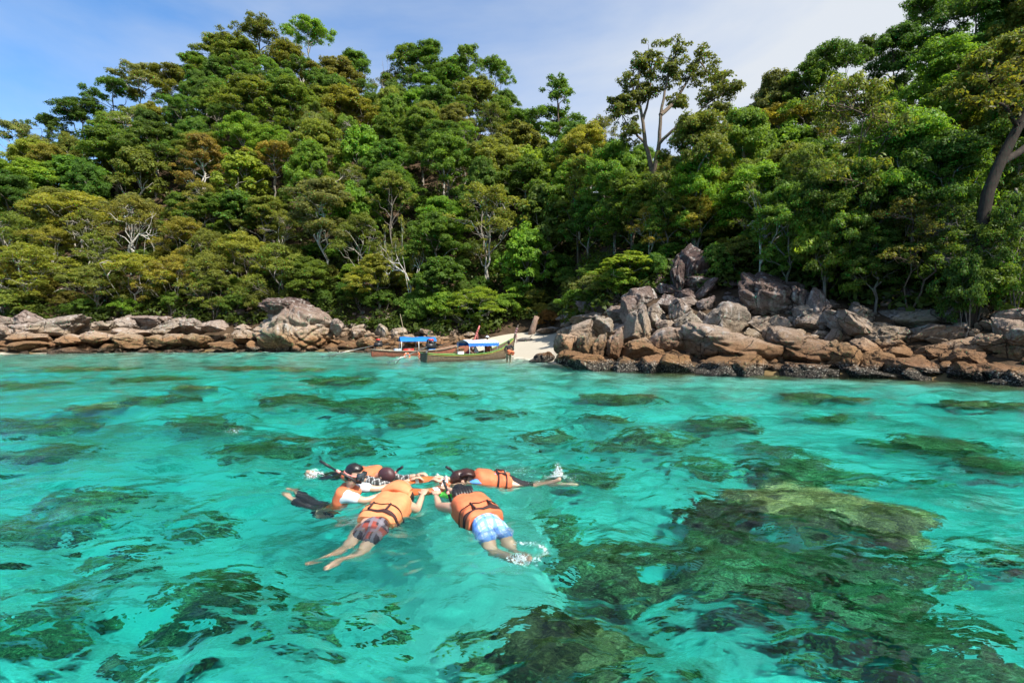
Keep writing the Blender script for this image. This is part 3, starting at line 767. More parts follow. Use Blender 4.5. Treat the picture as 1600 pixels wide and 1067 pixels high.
def bare_tree(seed, H=7.0, W=5.0, trunk_r=0.14, leafy=0.0, depth=5):
    """a leafless, forking tree"""
    r_ = np.random.default_rng(seed); wood = MB(); tips = []
    def grow(p, d, l, r, k):
        q = [p]; dd = d.copy()
        for s in range(3):
            dd = dd + r_.normal(size=3) * 0.16; dd /= np.linalg.norm(dd); q.append(q[-1] + dd * l / 3)
        wood.tube(q, np.linspace(r, r * 0.68, 4), 5 if k < 2 else 3, caps=False)
        if k >= depth or r < 0.009: tips.append(q[-1]); return
        for s in range(2 if r_.uniform() < 0.65 else 3):
            nd = dd + r_.normal(size=3) * 0.55 + np.array([0, 0, 0.08]); nd /= np.linalg.norm(nd)
            grow(q[-1] if s else q[-1 - int(r_.uniform() < 0.3)], nd, l * r_.uniform(0.62, 0.86), r * 0.66, k + 1)
    grow(np.array([0, 0, -0.5]), np.array([0.05, 0, 1.0]), H * 0.32, trunk_r, 0)
    tips = np.array(tips)
    crown = None
    if leafy:
        crown = leaves_mesh(tips, np.full(len(tips), 0.42), leafy, 0.25, r_, 0.7)
    return dict(trunk=wood.mesh('trunk', [M_BARK], True), crown=crown, H=tips[:, 2].max(), W=2 * np.percentile(np.hypot(tips[:, 0], tips[:, 1]), 92))

PROTO = {
    'dome': [make_tree(10 + k, H=11, W=8, clear=0.12, lobes=14, puffs=13, pr=0.66, per=510, leaf=0.225, twigs=0.3, low=0.6) for k in range(5)],
    'tall': [make_tree(30 + k, H=14, W=7.5, clear=0.34, lobes=10, puffs=12, pr=0.66, per=490, leaf=0.225, lobe_flat=0.62, low=0.2, spread=1.15, trunk_r=0.17) for k in range(4)],
    'umbrella': [make_tree(50 + k, H=13, W=9, clear=0.58, lobes=9, puffs=12, pr=0.6, per=400, leaf=0.24, lobe_flat=0.5, lobe_r=0.2, spread=1.2, trunk_r=0.17) for k in range(3)],
    'shore': [make_tree(70 + k, H=8, W=8, clear=0.14, lobes=13, puffs=11, pr=0.52, per=420, leaf=0.2, lobe_flat=0.68, lobe_r=0.21, stems=3, trunk_r=0.11, twigs=1.2, spread=1.1, low=0.6, flat=0.78) for k in range(4)],
    'spire': [make_tree(90 + k, H=17, W=7, clear=0.40, lobes=15, puffs=10, pr=0.6, per=420, leaf=0.25, cone=1.0, lobe_flat=0.5, trunk_r=0.22) for k in range(2)],
    'sparse': [make_tree(110 + k, H=11, W=7, clear=0.25, lobes=11, puffs=9, pr=0.5, per=260, leaf=0.22, lobe_flat=0.6, stems=2, twigs=1.6, spread=1.15, low=0.3, trunk_r=0.14) for k in range(3)],
    'bush': [make_tree(130 + k, H=4.2, W=5.5, clear=0.02, lobes=13, puffs=11, pr=0.5, per=520, leaf=0.21, lobe_flat=0.7, stems=3, trunk_r=0.06, twigs=0.5, low=0.8) for k in range(3)],
    'droop': [make_tree(150 + k, H=5.2, W=4.8, clear=0.0, lobes=16, puffs=11, pr=0.5, per=330, leaf=0.42, lobe_flat=0.8, droop=1.6, aspect=0.3, trunk_r=0.1, twigs=0.3, low=0.9, up=0.1) for k in range(2)],
    'bare': [bare_tree(171), bare_tree(172, leafy=30)],
    'broad': [make_tree(190 + k, H=9, W=8, clear=0.08, lobes=14, puffs=12, pr=0.62, per=360, leaf=0.32, aspect=0.6, twigs=0.3, low=0.6, up=0.45) for k in range(3)],
}
GREEN = {'dark green': (0.046, 0.080, 0.018), 'deep green': (0.056, 0.098, 0.020), 'mid green': (0.074, 0.118, 0.022), 'bright green': (0.082, 0.138, 0.022),
         'olive green': (0.092, 0.106, 0.026), 'yellow-olive': (0.128, 0.130, 0.028), 'golden': (0.18, 0.155, 0.036), 'orange-olive': (0.132, 0.116, 0.030), 'grey-green': (0.098, 0.112, 0.045),
         'rust red': (0.20, 0.085, 0.035), 'lime green': (0.112, 0.152, 0.022), 'brownish': (0.090, 0.093, 0.030)}
BARK = {'pale': (0.36, 0.33, 0.28), 'grey': (0.20, 0.175, 0.145), 'brown': (0.105, 0.078, 0.055), 'white': (0.50, 0.47, 0.42)}
tree_labels = Labels(); tree_xy = []; tree_n = {}

ANCHOR_TREE = [(110, 'at the far left edge'), (240, 'above the far left rocks'), (380, 'left of the domed boulder'), (540, 'above the domed boulder'), (670, 'upslope of the boats'),
               (790, 'behind the striped canopy'), (920, 'above the beach'), (1000, 'left of the open tree'), (1110, 'around the tall open tree'), (1215, 'above the rock pile'),
               (1340, 'past the rock pile'), (1470, 'on the right slope'), (9999, 'at the right edge')]
KIND_WORDS = {'dome': 'round-crowned tree', 'tall': 'tall clumpy tree', 'umbrella': 'flat-topped tree', 'shore': 'many-stemmed tree', 'spire': 'spire-shaped tree',
              'sparse': 'thin-leaved tree', 'bush': 'leafy shrub', 'droop': 'drooping shrub', 'bare': 'bare branched tree', 'broad': 'large-leaved tree'}

def tree(kind, x, y, H, W, col, bark='grey', rz=None, label=None, lean=0.0, z=None, var=None):
    lst = PROTO[kind]; k = tree_n.get(kind, 0); tree_n[kind] = k + 1
    pr_ = lst[(k if var is None else var) % len(lst)]
    zz = ground_z(x, y) if z is None else z
    bushy = kind in ('bush', 'droop')
    root = link('shrub' if bushy else 'tree', None, loc=(x, y, zz), rot=(0, lean, rng.uniform(0, 6.28) if rz is None else rz))
    root.scale = (W / pr_['W'], W / pr_['W'], H / pr_['H'])
    tag(root, None, 'shrub' if bushy else 'tree', 'shrubs at the edge of the forest' if bushy else 'trees of the forested hillside')
    tk = link('trunk', pr_['trunk'], root); bc = np.array(BARK[bark]) * rng.uniform(0.8, 1.2); tk.color = (*bc, 1)
    if pr_['crown'] is not None:
        cr = link('crown', pr_['crown'], root)
        c = np.array(GREEN[col]) * np.array([2.1, 2.05, 1.8]) * rng.uniform(0.85, 1.18) * (1 + rng.normal(size=3) * 0.05); cr.color = (*np.clip(c, 0.01, 0.4), 1)
    tree_xy.append((x, y, W))
    px, py = to_px((x, y, zz + H))
    if label: root['label'] = label
    else:
        v = _v_r_at(x, y); r = math.hypot(x, y); f = (r - v) / max(1, crest_r(math.atan2(x, y)) - v)
        tier = 'by the shore' if f < 0.1 else 'low down' if f < 0.35 else 'halfway up' if f < 0.68 else 'high up' if f < 0.92 else 'on the skyline'
        tree_labels.add(root, '%s %s %s %s' % (col if pr_['crown'] is not None else bark, KIND_WORDS[kind], tier, _pick(px, ANCHOR_TREE)), px)
    return root

def _v_r_at(x, y): return veg_r(math.atan2(x, y))

def tree_px(kind, px, ytop, d, wpx, col, bark='grey', label=None, hmin=2.0, zbase=None, **kw):
    """a tree whose top shows at px, ytop and stands at distance d on the slope"""
    top = at(px, ytop, d); g = ground_z(top.x, d) if zbase is None else zbase
    h_ = max(hmin, top.z - g); w_ = wpx * d / F
    if kind not in ('spire', 'bare'): w_ = max(w_, 0.55 * h_)
    return tree(kind, top.x, d, h_, w_, col, bark, label=label, z=zbase, **kw)
# ------------------------------------------------------------------ the trees one can tell apart
def tree_fit(kind, px, ytop, H, wpx, col, bark='grey', label=None, **kw):
    """put a tree of height H on the slope where its top shows at px, ytop"""
    u = (px - 800) / F; th = math.atan(u); best = None
    for d in np.arange(veg_r(th) * math.cos(th) + (11.0 if 885 < px < 1000 else 5.0 if 1000 <= px < 1135 else -1.0), crest_r(th) * math.cos(th) + 3, 0.5):
        top = at(px, ytop, d); h = top.z - ground_z(top.x, d)
        if best is None or abs(h - H) < best[0]: best = (abs(h - H), d, h)
        if h < H: break
    return tree_px(kind, px, ytop, best[1], wpx, col, bark, label, **kw)

SKY_TREES = [
    ('umbrella', 25, 188, 13, 80, 'grey-green', 'pale'), ('umbrella', 75, 178, 12, 60, 'dark green', 'grey'), ('tall', 128, 150, 12, 90, 'dark green', 'grey'), ('umbrella', 178, 122, 11, 80, 'dark green', 'grey'),
    ('umbrella', 222, 100, 14, 92, 'grey-green', 'pale'), ('tall', 262, 98, 15, 90, 'olive green', 'pale'), ('tall', 305, 82, 13, 70, 'mid green', 'grey'), ('tall', 340, 56, 13, 70, 'olive green', 'grey'),
    ('dome', 372, 60, 14, 90, 'olive green', 'grey'), ('umbrella', 402, 34, 16, 118, 'brownish', 'brown'), ('umbrella', 482, 30, 15, 84, 'bright green', 'pale'), ('tall', 445, 66, 14, 80, 'olive green', 'grey'),
    ('dome', 552, 78, 12, 66, 'deep green', 'grey'), ('bare', 594, 72, 10, 34, 'olive green', 'grey'), ('dome', 525, 92, 13, 100, 'brownish', 'grey'), ('tall', 638, 66, 15, 70, 'mid green', 'white'),
    ('tall', 668, 62, 18, 78, 'deep green', 'white'), ('umbrella', 730, 70, 15, 56, 'bright green', 'pale'), ('umbrella', 772, 88, 14, 56, 'bright green', 'grey'), ('dome', 708, 92, 13, 90, 'deep green', 'grey'),
    ('sparse', 612, 108, 12, 70, 'brownish', 'pale'), ('dome', 745, 122, 13, 80, 'olive green', 'grey'), ('dome', 780, 150, 12, 70, 'mid green', 'grey'), ('tall', 812, 172, 12, 50, 'mid green', 'grey'), ('sparse', 945, 178, 8, 44, 'brownish', 'grey'),
    ('tall', 915, 190, 13, 60, 'golden', 'grey'), ('dome', 1090, 170, 12, 80, 'olive green', 'grey'), ('dome', 1165, 165, 11, 90, 'mid green', 'grey'), ('dome', 1215, 112, 11, 80, 'brownish', 'grey'),
    ('tall', 1262, 92, 12, 76, 'mid green', 'grey'), ('umbrella', 1300, 66, 12, 70, 'dark green', 'brown'), ('umbrella', 1362, 56, 11, 50, 'dark green', 'brown'), ('tall', 1408, 38, 12, 80, 'dark green', 'brown'),
    ('tall', 1455, -14, 13, 100, 'dark green', 'brown'), ('umbrella', 1530, -30, 13, 130, 'dark green', 'brown'), ('dome', 1595, -60, 13, 130, 'dark green', 'brown'), ('dome', 1640, -40, 12, 130, 'olive green', 'brown'),
    ('tall', 1210, 128, 11, 66, 'grey-green', 'pale')]
for s_ in SKY_TREES: tree_fit(*s_)

MID_TREES = [
    ('dome', 500, 188, 12, 100, 'olive green', 'grey'), ('tall', 395, 120, 14, 120, 'olive green', 'pale'), ('dome', 455, 125, 13, 110, 'mid green', 'grey'), ('dome', 540, 140, 12, 110, 'yellow-olive', 'grey'),
    ('sparse', 488, 172, 13, 62, 'grey-green', 'white'), ('tall', 316, 208, 13, 70, 'orange-olive', 'white'), ('broad', 385, 230, 11, 90, 'lime green', 'pale'), ('umbrella', 430, 222, 10, 90, 'orange-olive', 'grey'),
    ('broad', 120, 245, 10, 110, 'deep green', 'grey'), ('dome', 50, 250, 11, 110, 'bright green', 'grey'), ('dome', 180, 200, 12, 120, 'dark green', 'grey'), ('dome', 245, 190, 12, 100, 'dark green', 'grey'),
    ('sparse', 215, 165, 12, 100, 'grey-green', 'pale'), ('dome', 660, 168, 12, 90, 'mid green', 'grey'), ('dome', 610, 180, 11, 90, 'mid green', 'grey'), ('dome', 770, 215, 12, 100, 'olive green', 'grey'),
    ('dome', 610, 255, 10, 100, 'deep green', 'grey'), ('dome', 700, 205, 12, 90, 'mid green', 'grey'), ('broad', 822, 228, 11, 96, 'lime green', 'grey'), ('dome', 690, 305, 8, 90, 'bright green', 'grey'),
    ('tall', 505, 283, 13, 130, 'grey-green', 'pale', 'tall drooping grey-green tree with pale trunk above the grey domed boulder'), ('sparse', 760, 285, 12, 140, 'olive green', 'pale'),
    ('bare', 640, 345, 10, 86, 'olive green', 'white', 'white bare branching tree low behind the boats'), ('broad', 822, 345, 9, 84, 'bright green', 'grey'), ('dome', 590, 398, 6.5, 100, 'yellow-olive', 'grey'),
    ('dome', 680, 330, 9, 90, 'deep green', 'grey'), ('broad', 690, 400, 6, 90, 'deep green', 'grey'),
    ('shore', 52, 378, 8, 150, 'yellow-olive', 'pale'), ('shore', 208, 395, 7, 130, 'yellow-olive', 'pale'), ('shore', 120, 298, 9, 150, 'yellow-olive', 'pale'), ('shore', 208, 305, 9, 120, 'olive green', 'white'),
    ('shore', 330, 392, 7.5, 110, 'olive green', 'grey'), ('sparse', 316, 282, 10, 90, 'yellow-olive', 'pale'), ('shore', 290, 340, 8, 100, 'yellow-olive', 'grey'), ('shore', 380, 360, 8, 110, 'yellow-olive', 'grey'),
    ('shore', 20, 330, 9, 120, 'olive green', 'pale'), ('shore', 270, 395, 7, 90, 'golden', 'pale'), ('shore', 440, 380, 8, 110, 'olive green', 'grey'), ('bare', 205, 330, 8, 90, 'olive green', 'white', 'white bare branches rising among yellow-olive trees on the left'),
    ('shore', 150, 410, 6.5, 100, 'olive green', 'grey'), ('shore', 0, 400, 6.5, 110, 'yellow-olive', 'pale'), ('shore', 560, 330, 9, 100, 'olive green', 'pale'), ('dome', 480, 400, 7, 90, 'mid green', 'grey'), ('shore', 335, 430, 5, 90, 'olive green', 'grey'),
    ('spire', 872, 116, 21, 100, 'deep green', 'brown', 'tall spire-shaped tree with a long straight trunk above the sand beach'),
    ('spire', 905, 240, 15, 80, 'olive green', 'brown'), ('dome', 960, 215, 12, 80, 'mid green', 'grey'), ('dome', 920, 300, 10, 80, 'dark green', 'grey'), ('dome', 985, 280, 10, 80, 'deep green', 'grey'),
    ('umbrella', 1218, 166, 9, 140, 'orange-olive', 'pale', 'broad orange-olive tree with pale branches on the right slope'), ('sparse', 1330, 106, 13, 150, 'olive green', 'brown'), ('dome', 1425, 168, 10, 120, 'bright green', 'grey'),
    ('sparse', 1405, 200, 9, 110, 'lime green', 'pale'), ('dome', 1150, 180, 10, 110, 'bright green', 'grey'), ('dome', 1090, 235, 9, 90, 'bright green', 'grey'), ('dome', 1290, 260, 8, 110, 'deep green', 'grey'),
    ('sparse', 1015, 318, 7, 74, 'golden', 'pale', 'thin tree with golden yellow leaves left of the dark rock pillar'), ('bare', 1185, 285, 7, 110, 'olive green', 'pale', 'leafless pale branching tree above the big dark boulder'),
    ('dome', 1340, 250, 8, 110, 'deep green', 'grey'), ('tall', 1480, 60, 11, 150, 'mid green', 'brown'), ('tall', 1570, 50, 11, 170, 'olive green', 'brown'), ('dome', 1480, 200, 9, 130, 'dark green', 'grey'),
    ('sparse', 1420, 300, 7, 120, 'brownish', 'brown'), ('shore', 1530, 330, 6, 140, 'deep green', 'grey'), ('sparse', 1500, 310, 7, 110, 'dark green', 'grey'), ('dome', 1085, 300, 7, 90, 'yellow-olive', 'grey'), ('dome', 1230, 280, 7, 80, 'mid green', 'grey'),
    ('shore', 1590, 300, 7, 120, 'dark green', 'grey'), ('dome', 1370, 350, 6, 100, 'dark green', 'grey'), ('dome', 1255, 225, 8, 90, 'mid green', 'grey'), ('dome', 1040, 300, 7, 70, 'mid green', 'grey')]
MID_TREES += [('dome', 330, 300, 8, 90, 'mid green', 'grey'), ('dome', 418, 305, 8, 90, 'olive green', 'grey'), ('broad', 372, 295, 8, 80, 'deep green', 'grey'), ('dome', 288, 300, 8, 80, 'deep green', 'grey')]
for s_ in MID_TREES: tree_fit(*s_)

# shrubs that stand among and behind the boulders
for s_ in [('droop', 1290, 322, 30.0, 122, 'bright green', 'brown', 'glossy bright green shrub with drooping leaves above the rock pile'),
           ('broad', 985, 392, 37.5, 110, 'lime green', 'pale', 'lime green large-leaved tree left of the rock pile'), ('bush', 1160, 368, 34.5, 110, 'olive green', 'grey', 'olive shrub growing between the dark pillar and the big boulder'),
           ('bush', 1120, 385, 36.0, 60, 'yellow-olive', 'grey', None), ('bush', 935, 425, 41.0, 80, 'grey-green', 'grey', None), ('bush', 905, 450, 43.0, 70, 'mid green', 'grey', None),
           ('shore', 745, 446, 51.0, 112, 'lime green', 'white', 'small spreading tree with white crooked branches behind the boat canopies'), ('bush', 700, 455, 52.5, 70, 'deep green', 'grey', None),
           ('bush', 655, 460, 53.0, 60, 'deep green', 'grey', None), ('bush', 790, 458, 52.5, 60, 'bright green', 'grey', None), ('bush', 960, 440, 38.0, 60, 'olive green', 'grey', None),
           ('bush', 1400, 400, 28.5, 90, 'dark green', 'grey', None), ('bush', 1480, 420, 27.0, 110, 'dark green', 'grey', None), ('bush', 1570, 425, 26.0, 110, 'dark green', 'grey', None), ('bush', 1350, 400, 30.0, 60, 'deep green', 'grey', None),
           ('bush', 1510, 392, 23.5, 80, 'dark green', 'grey', None), ('bush', 1560, 385, 23.8, 80, 'deep green', 'grey', None),
           ('droop', 815, 440, 53.5, 60, 'bright green', 'grey', None), ('bush', 856, 488, 49.6, 34, 'rust red', 'brown', 'low rust red dried shrub at the back of the beach'), ('bush', 870, 470, 50.5, 46, 'grey-green', 'grey', None), ('bush', 845, 476, 51.0, 40, 'yellow-olive', 'grey', None)]:
    tree_px(s_[0], s_[1], s_[2], s_[3], s_[4], s_[5], s_[6], s_[7])

# the tall open tree of the saddle: two stems from one root, thin clumps far apart
def open_tree():
    r_ = np.random.default_rng(404); d = 46.0; wood = MB()
    def P(px, py, dd=0.0): q = at(px, py, d + dd); return np.array(q)
    base = at(1030, 330, d); g = ground_z(base.x, d); root = np.array([base.x, d, g - 0.6])
    limbs = [([root, P(1031, 320), P(1020, 272, .3), P(1008, 225, .6), P(1004, 190, .8), P(995, 150, 1), P(1000, 110, 1.0)], .3, .07), ([P(1020, 272, .3), P(1030, 225, -.4), P(1032, 180, -.5), P(1040, 135, -.3), P(1048, 95, 0)], .22, .06),
             ([P(1030, 225, -.4), P(1055, 200, -1.2), P(1080, 185, -1.6), P(1110, 160, -1.5), P(1135, 142, -1)], .15, .04), ([P(1032, 180, -.5), P(1055, 160, .5), P(1075, 125, 1), P(1092, 95, 1.4)], .2, .05),
             ([P(1008, 225, .6), P(985, 200, 1), P(972, 180, 1.3)], .12, .04), ([P(1004, 190, .8), P(1015, 150, 2), P(1018, 100, 2.4)], .13, .04), ([P(1080, 185, -1.6), P(1105, 185, -2), P(1128, 172, -2)], .12, .03),
             ([P(1055, 200, -1.2), P(1075, 205, -.6), P(1100, 205, 0)], .12, .03)]
    for pts, r0, r1 in limbs:
        pts = np.array(pts); t = np.linspace(0, len(pts) - 1, len(pts) * 3); q = np.stack([np.interp(t, np.arange(len(pts)), pts[:, k]) for k in range(3)], -1)
        q[1:-1] += r_.normal(size=(len(q) - 2, 3)) * 0.03; wood.tube(q, np.linspace(r0, r1, len(q)), 7, caps=False)
    cents, rads = [], []
    clumps = [(1000, 98, 26, 1), (985, 130, 22, 1), (1022, 84, 30, 2), (1052, 92, 30, 0), (1045, 120, 24, 0), (1090, 95, 28, 1.4), (1108, 118, 24, 1), (1075, 122, 22, 1), (1128, 128, 24, -1), (1138, 142, 20, -1),
              (1112, 155, 20, -1.5), (972, 178, 22, 1.3), (984, 162, 18, 1), (968, 160, 16, 1), (1000, 150, 18, 1), (1016, 140, 16, 2), (1128, 172, 14, -2), (1060, 160, 16, .5), (1095, 200, 14, 0), (985, 210, 18, .6), (1012, 112, 22, 2)]
    for px, py, w, dd in clumps:
        c = P(px, py, dd); rr = w * d / F
        for k in range(19):
            v = r_.normal(size=3); v /= np.linalg.norm(v); q = c + v * rr * np.array([1.15, 1.3, .8]) * r_.uniform(.3, 1)
            cents.append(q); rads.append(r_.uniform(.3, .55))
            if k % 2: wood.tube(wiggle(c, q, r_, .1, 4), [.05, .035, .02, .01], 3, caps=False)
        src = min((p_ for l in limbs for p_ in l[0][1:]), key=lambda p_: np.linalg.norm(p_ - c)); wood.tube(wiggle(src, c, r_, .06, 4), [.08, .07, .06, .045], 4, caps=False)
    o = thing('tree', 'tall open tree with forked trunk and thin clumped crown against the sky', 'tree', root, group='trees of the forested hillside')
    for nm, me, c in (('trunk', wood.mesh('trunk', [M_BARK], True), (0.15, 0.115, 0.085, 1)), ('crown', leaves_mesh(np.array(cents), np.array(rads), 330, .24, r_, .7), (0.155, 0.175, 0.05, 1))):
        ch = link(nm, me, o, loc=-Vector(root)); ch.color = c
    tree_xy.append((base.x, d, 7))
open_tree()

# the leaning dark tree at the right edge and the broken trunk by the beach
def leaning_tree():
    r_ = np.random.default_rng(17); d = 24.0; wood = MB()
    P = lambda px, py, dd=0.0: np.array(at(px, py, d + dd))
    b0 = P(1528, 345); g = ground_z(b0[0], d); root = np.array([b0[0] - 0.4, d, g - 0.4])
    limbs = [([root, P(1540, 310), P(1562, 255), P(1590, 200), P(1625, 140), P(1650, 80)], .27, .15), ([P(1562, 255), P(1590, 240, .4), P(1640, 200, .8)], .2, .12), ([P(1625, 140), P(1580, 120, -.5), P(1545, 128, -.9)], .14, .05),
             ([P(1590, 200), P(1570, 165, -.8), P(1548, 158, -1.2), P(1530, 165, -1.4)], .1, .03)]
    for pts, r0, r1 in limbs:
        pts = np.array(pts); t = np.linspace(0, len(pts) - 1, len(pts) * 3); q = np.stack([np.interp(t, np.arange(len(pts)), pts[:, k]) for k in range(3)], -1)
        wood.tube(q, np.linspace(r0, r1, len(q)), 8, caps=False)
    cents, rads = [], []
    for px, py, w, dd in [(1545, 125, 32, -.9), (1580, 105, 34, -.5), (1600, 135, 30, 0), (1560, 150, 24, -1), (1650, 70, 50, 0), (1620, 90, 34, .4), (1530, 160, 20, -1.4), (1585, 165, 22, -.6)]:
        c = P(px, py, dd)
        for k in range(9):
            q = c + r_.normal(size=3) * w * d / F * np.array([.5, .5, .28]); cents.append(q); rads.append(r_.uniform(.25, .45)); wood.tube(wiggle(c, q, r_, .12, 4), [.03, .025, .018, .008], 3, caps=False)
        src = min((p_ for l in limbs for p_ in l[0][1:]), key=lambda p_: np.linalg.norm(p_ - c)); wood.tube(wiggle(src, c, r_, .08, 4), [.06, .05, .04, .03], 4, caps=False)
    o = thing('tree', 'dark trunked tree leaning out of the picture at the right edge', 'tree', root, group='trees of the forested hillside')
    for nm, me, c in (('trunk', wood.mesh('trunk', [M_BARK], True), (0.038, 0.03, 0.024, 1)), ('crown', leaves_mesh(np.array(cents), np.array(rads), 260, .2, r_, .7), (0.15, 0.15, 0.03, 1))):
        ch = link(nm, me, o, loc=-Vector(root)); ch.color = c
    tree_xy.append((b0[0], d, 5))
leaning_tree()

# ------------------------------------------------------------------ the rest of the forest, tree by tree
def fill_forest(limit):
    r_ = np.random.default_rng(33); n = 0
    for k in range(9000):
        if n >= limit: break
        th = r_.uniform(R(-46.5), R(46.5)); v, c = veg_r(th), crest_r(th)
        f = math.sqrt(r_.uniform(0.0, 1.0)) if th < R(6) else r_.uniform()
        r = v + 0.5 + (c - v) * f
        x, y = math.sin(th) * r, math.cos(th) * r
        right = th > R(10)
        gap = (3.3 if f < 0.2 else 4.2) if not right else (2.5 if f < 0.3 else 3.3)
        if any((x - a) ** 2 + (y - b) ** 2 < (gap * (0.8 + 0.04 * w)) ** 2 for a, b, w in tree_xy): continue
        px = 800 + F * x / y
        if 800 < px < 905 and r < v + 3 or 890 < px < 1030 and r < v + 8 or 1030 < px < 1110 and r < v + 6: continue
        left_low = px < 460 and f < 0.3
        u = r_.uniform()
        if left_low:
            kind = 'shore' if u < .75 else 'sparse'; H = r_.uniform(6, 8.5); W = r_.uniform(5.5, 8); col = r_.choice(['yellow-olive', 'olive green', 'olive green', 'grey-green', 'golden'], p=[.38, .27, .2, .1, .05]); bark = r_.choice(['pale', 'grey'])
        elif right:
            kind = 'dome' if u < .5 else 'tall' if u < .65 else 'sparse' if u < .78 else 'broad' if u < .9 else 'shore'
            H = r_.uniform(5.5, 8.5); W = r_.uniform(4.2, 6); col = r_.choice(['deep green', 'mid green', 'bright green', 'olive green', 'dark green', 'lime green'], p=[.25, .25, .17, .14, .14, .05]); bark = r_.choice(['pale', 'grey', 'brown'])
        else:
            kind = 'dome' if u < .52 else 'tall' if u < .68 else 'broad' if u < .78 else 'umbrella' if u < .87 else 'sparse'
            H = r_.uniform(9, 13); W = r_.uniform(6, 8.6); col = r_.choice(['deep green', 'mid green', 'dark green', 'olive green', 'bright green', 'yellow-olive', 'brownish'], p=[.24, .26, .16, .17, .09, .05, .03]); bark = r_.choice(['pale', 'grey', 'white'], p=[.4, .45, .15])
        if f > 0.9: H *= 0.8
        tree(kind, x, y, H, W, col, bark, z=ground_z(x, y)); n += 1
    return n
n_fill = fill_forest(296 - len(tree_xy))
# shrubs that close the forest's edge
r_ = np.random.default_rng(61); sh = []
for k in range(3000):
    th = r_.uniform(R(-46), R(46)); v = veg_r(th); f = r_.uniform(0, 1) ** 1.5; r = v + 0.3 + f * (9 if th < R(6) else 7); x, y = math.sin(th) * r, math.cos(th) * r; px = 800 + F * x / y
    if 775 < px < 935 and r < v + 2.5 or 1030 < px < 1110 and r < v + 4: continue
    if any((x - a) ** 2 + (y - b) ** 2 < 2.5 ** 2 for a, b in sh): continue
    sh.append((x, y))
    if len(sh) > 90: break
    left = px < 460; s_ = 1.0 if th < R(6) else 0.8
    tree('bush' if r_.uniform() < .8 else 'droop', x, y, s_ * r_.uniform(2.0, 3.6), s_ * r_.uniform(2.6, 4.4), r_.choice(['olive green', 'yellow-olive', 'mid green', 'deep green']) if left else r_.choice(['deep green', 'dark green', 'mid green', 'olive green', 'bright green'], p=[.3, .25, .2, .15, .1]), 'grey')
tree_labels.finish()

# ------------------------------------------------------------------ undergrowth nobody could count
def undergrowth():
    r_ = np.random.default_rng(77); cents, rads = [], []
    for k in range(2600):
        th = r_.uniform(R(-47), R(47)); v, c = veg_r(th), crest_r(th)
        f = r_.uniform() ** 1.25; r = v - 1.0 + (c - v + 3) * f; x, y = math.sin(th) * r, math.cos(th) * r
        px = 800 + F * x / y
        if 770 < px < 890 and r < v + 1.2: continue
        if 960 < px < 1280 and r < v - 0.0: continue
        cents.append((x, y, ground_z(x, y) + 0.3)); rads.append(r_.uniform(0.7, 1.7) * (0.75 if th > R(8) else 1.0))
    me = leaves_mesh(np.array(cents), np.array(rads), 52, 0.45, r_, 0.8, name='undergrowth')
    o = link('undergrowth', me); o.color = (0.075, 0.11, 0.022, 1)
    return tag(o, 'dark leafy undergrowth covering the forest floor below the trees', 'undergrowth', kind='stuff')
undergrowth()
# ------------------------------------------------------------------ coral heads on the sandy floor
def coral_material():
    m, t, b = mat('coral_rock'); L = t.links.new
    g = N(t, 'ShaderNodeNewGeometry'); oi = N(t, 'ShaderNodeObjectInfo')
    n1 = N(t, 'ShaderNodeTexNoise', Scale=2.3, Detail=7.0, Roughness=0.68); n2 = N(t, 'ShaderNodeTexNoise', Scale=9.0, Detail=7.0, Roughness=0.75)
    v = N(t, 'ShaderNodeTexVoronoi', Scale=7.0)
    for q in (n1, n2, v): L(g.outputs['Position'], q.inputs['Vector'])
    r1 = ramp(t, [(0.34, (0.025, 0.026, 0.014)), (0.46, (0.12, 0.10, 0.042)), (0.56, (0.27, 0.225, 0.105)), (0.68, (0.50, 0.44, 0.25))])
    L(n1.outputs['Fac'], r1.inputs['Fac'])
    r2 = ramp(t, [(0.32, (0.3, 0.3, 0.3)), (0.52, (1.0, 1.0, 0.95)), (0.68, (2.0, 1.95, 1.7))]); L(n2.outputs['Fac'], r2.inputs['Fac'])
    m1 = N(t, 'ShaderNodeMixRGB', blend_type='MULTIPLY'); m1.inputs['Fac'].default_value = 1; L(r1.outputs[0], m1.inputs['Color1']); L(r2.outputs[0], m1.inputs['Color2'])
    m2 = N(t, 'ShaderNodeMixRGB', blend_type='MULTIPLY'); m2.inputs['Fac'].default_value = 1; L(m1.outputs[0], m2.inputs['Color1']); L(oi.outputs['Color'], m2.inputs['Color2'])
    L(m2.outputs[0], b.inputs['Base Color']); b.inputs['Roughness'].default_value = 1.0; b.inputs['Specular IOR Level'].default_value = 0.0
    ad = N(t, 'ShaderNodeMath', operation='ADD'); L(v.outputs['Distance'], ad.inputs[0]); L(n2.outputs['Fac'], ad.inputs[1])
    bp = N(t, 'ShaderNodeBump', Distance=0.2, Strength=1.0); L(ad.outputs[0], bp.inputs['Height']); L(bp.outputs[0], b.inputs['Normal'])
    return m
M_CORAL = coral_material()

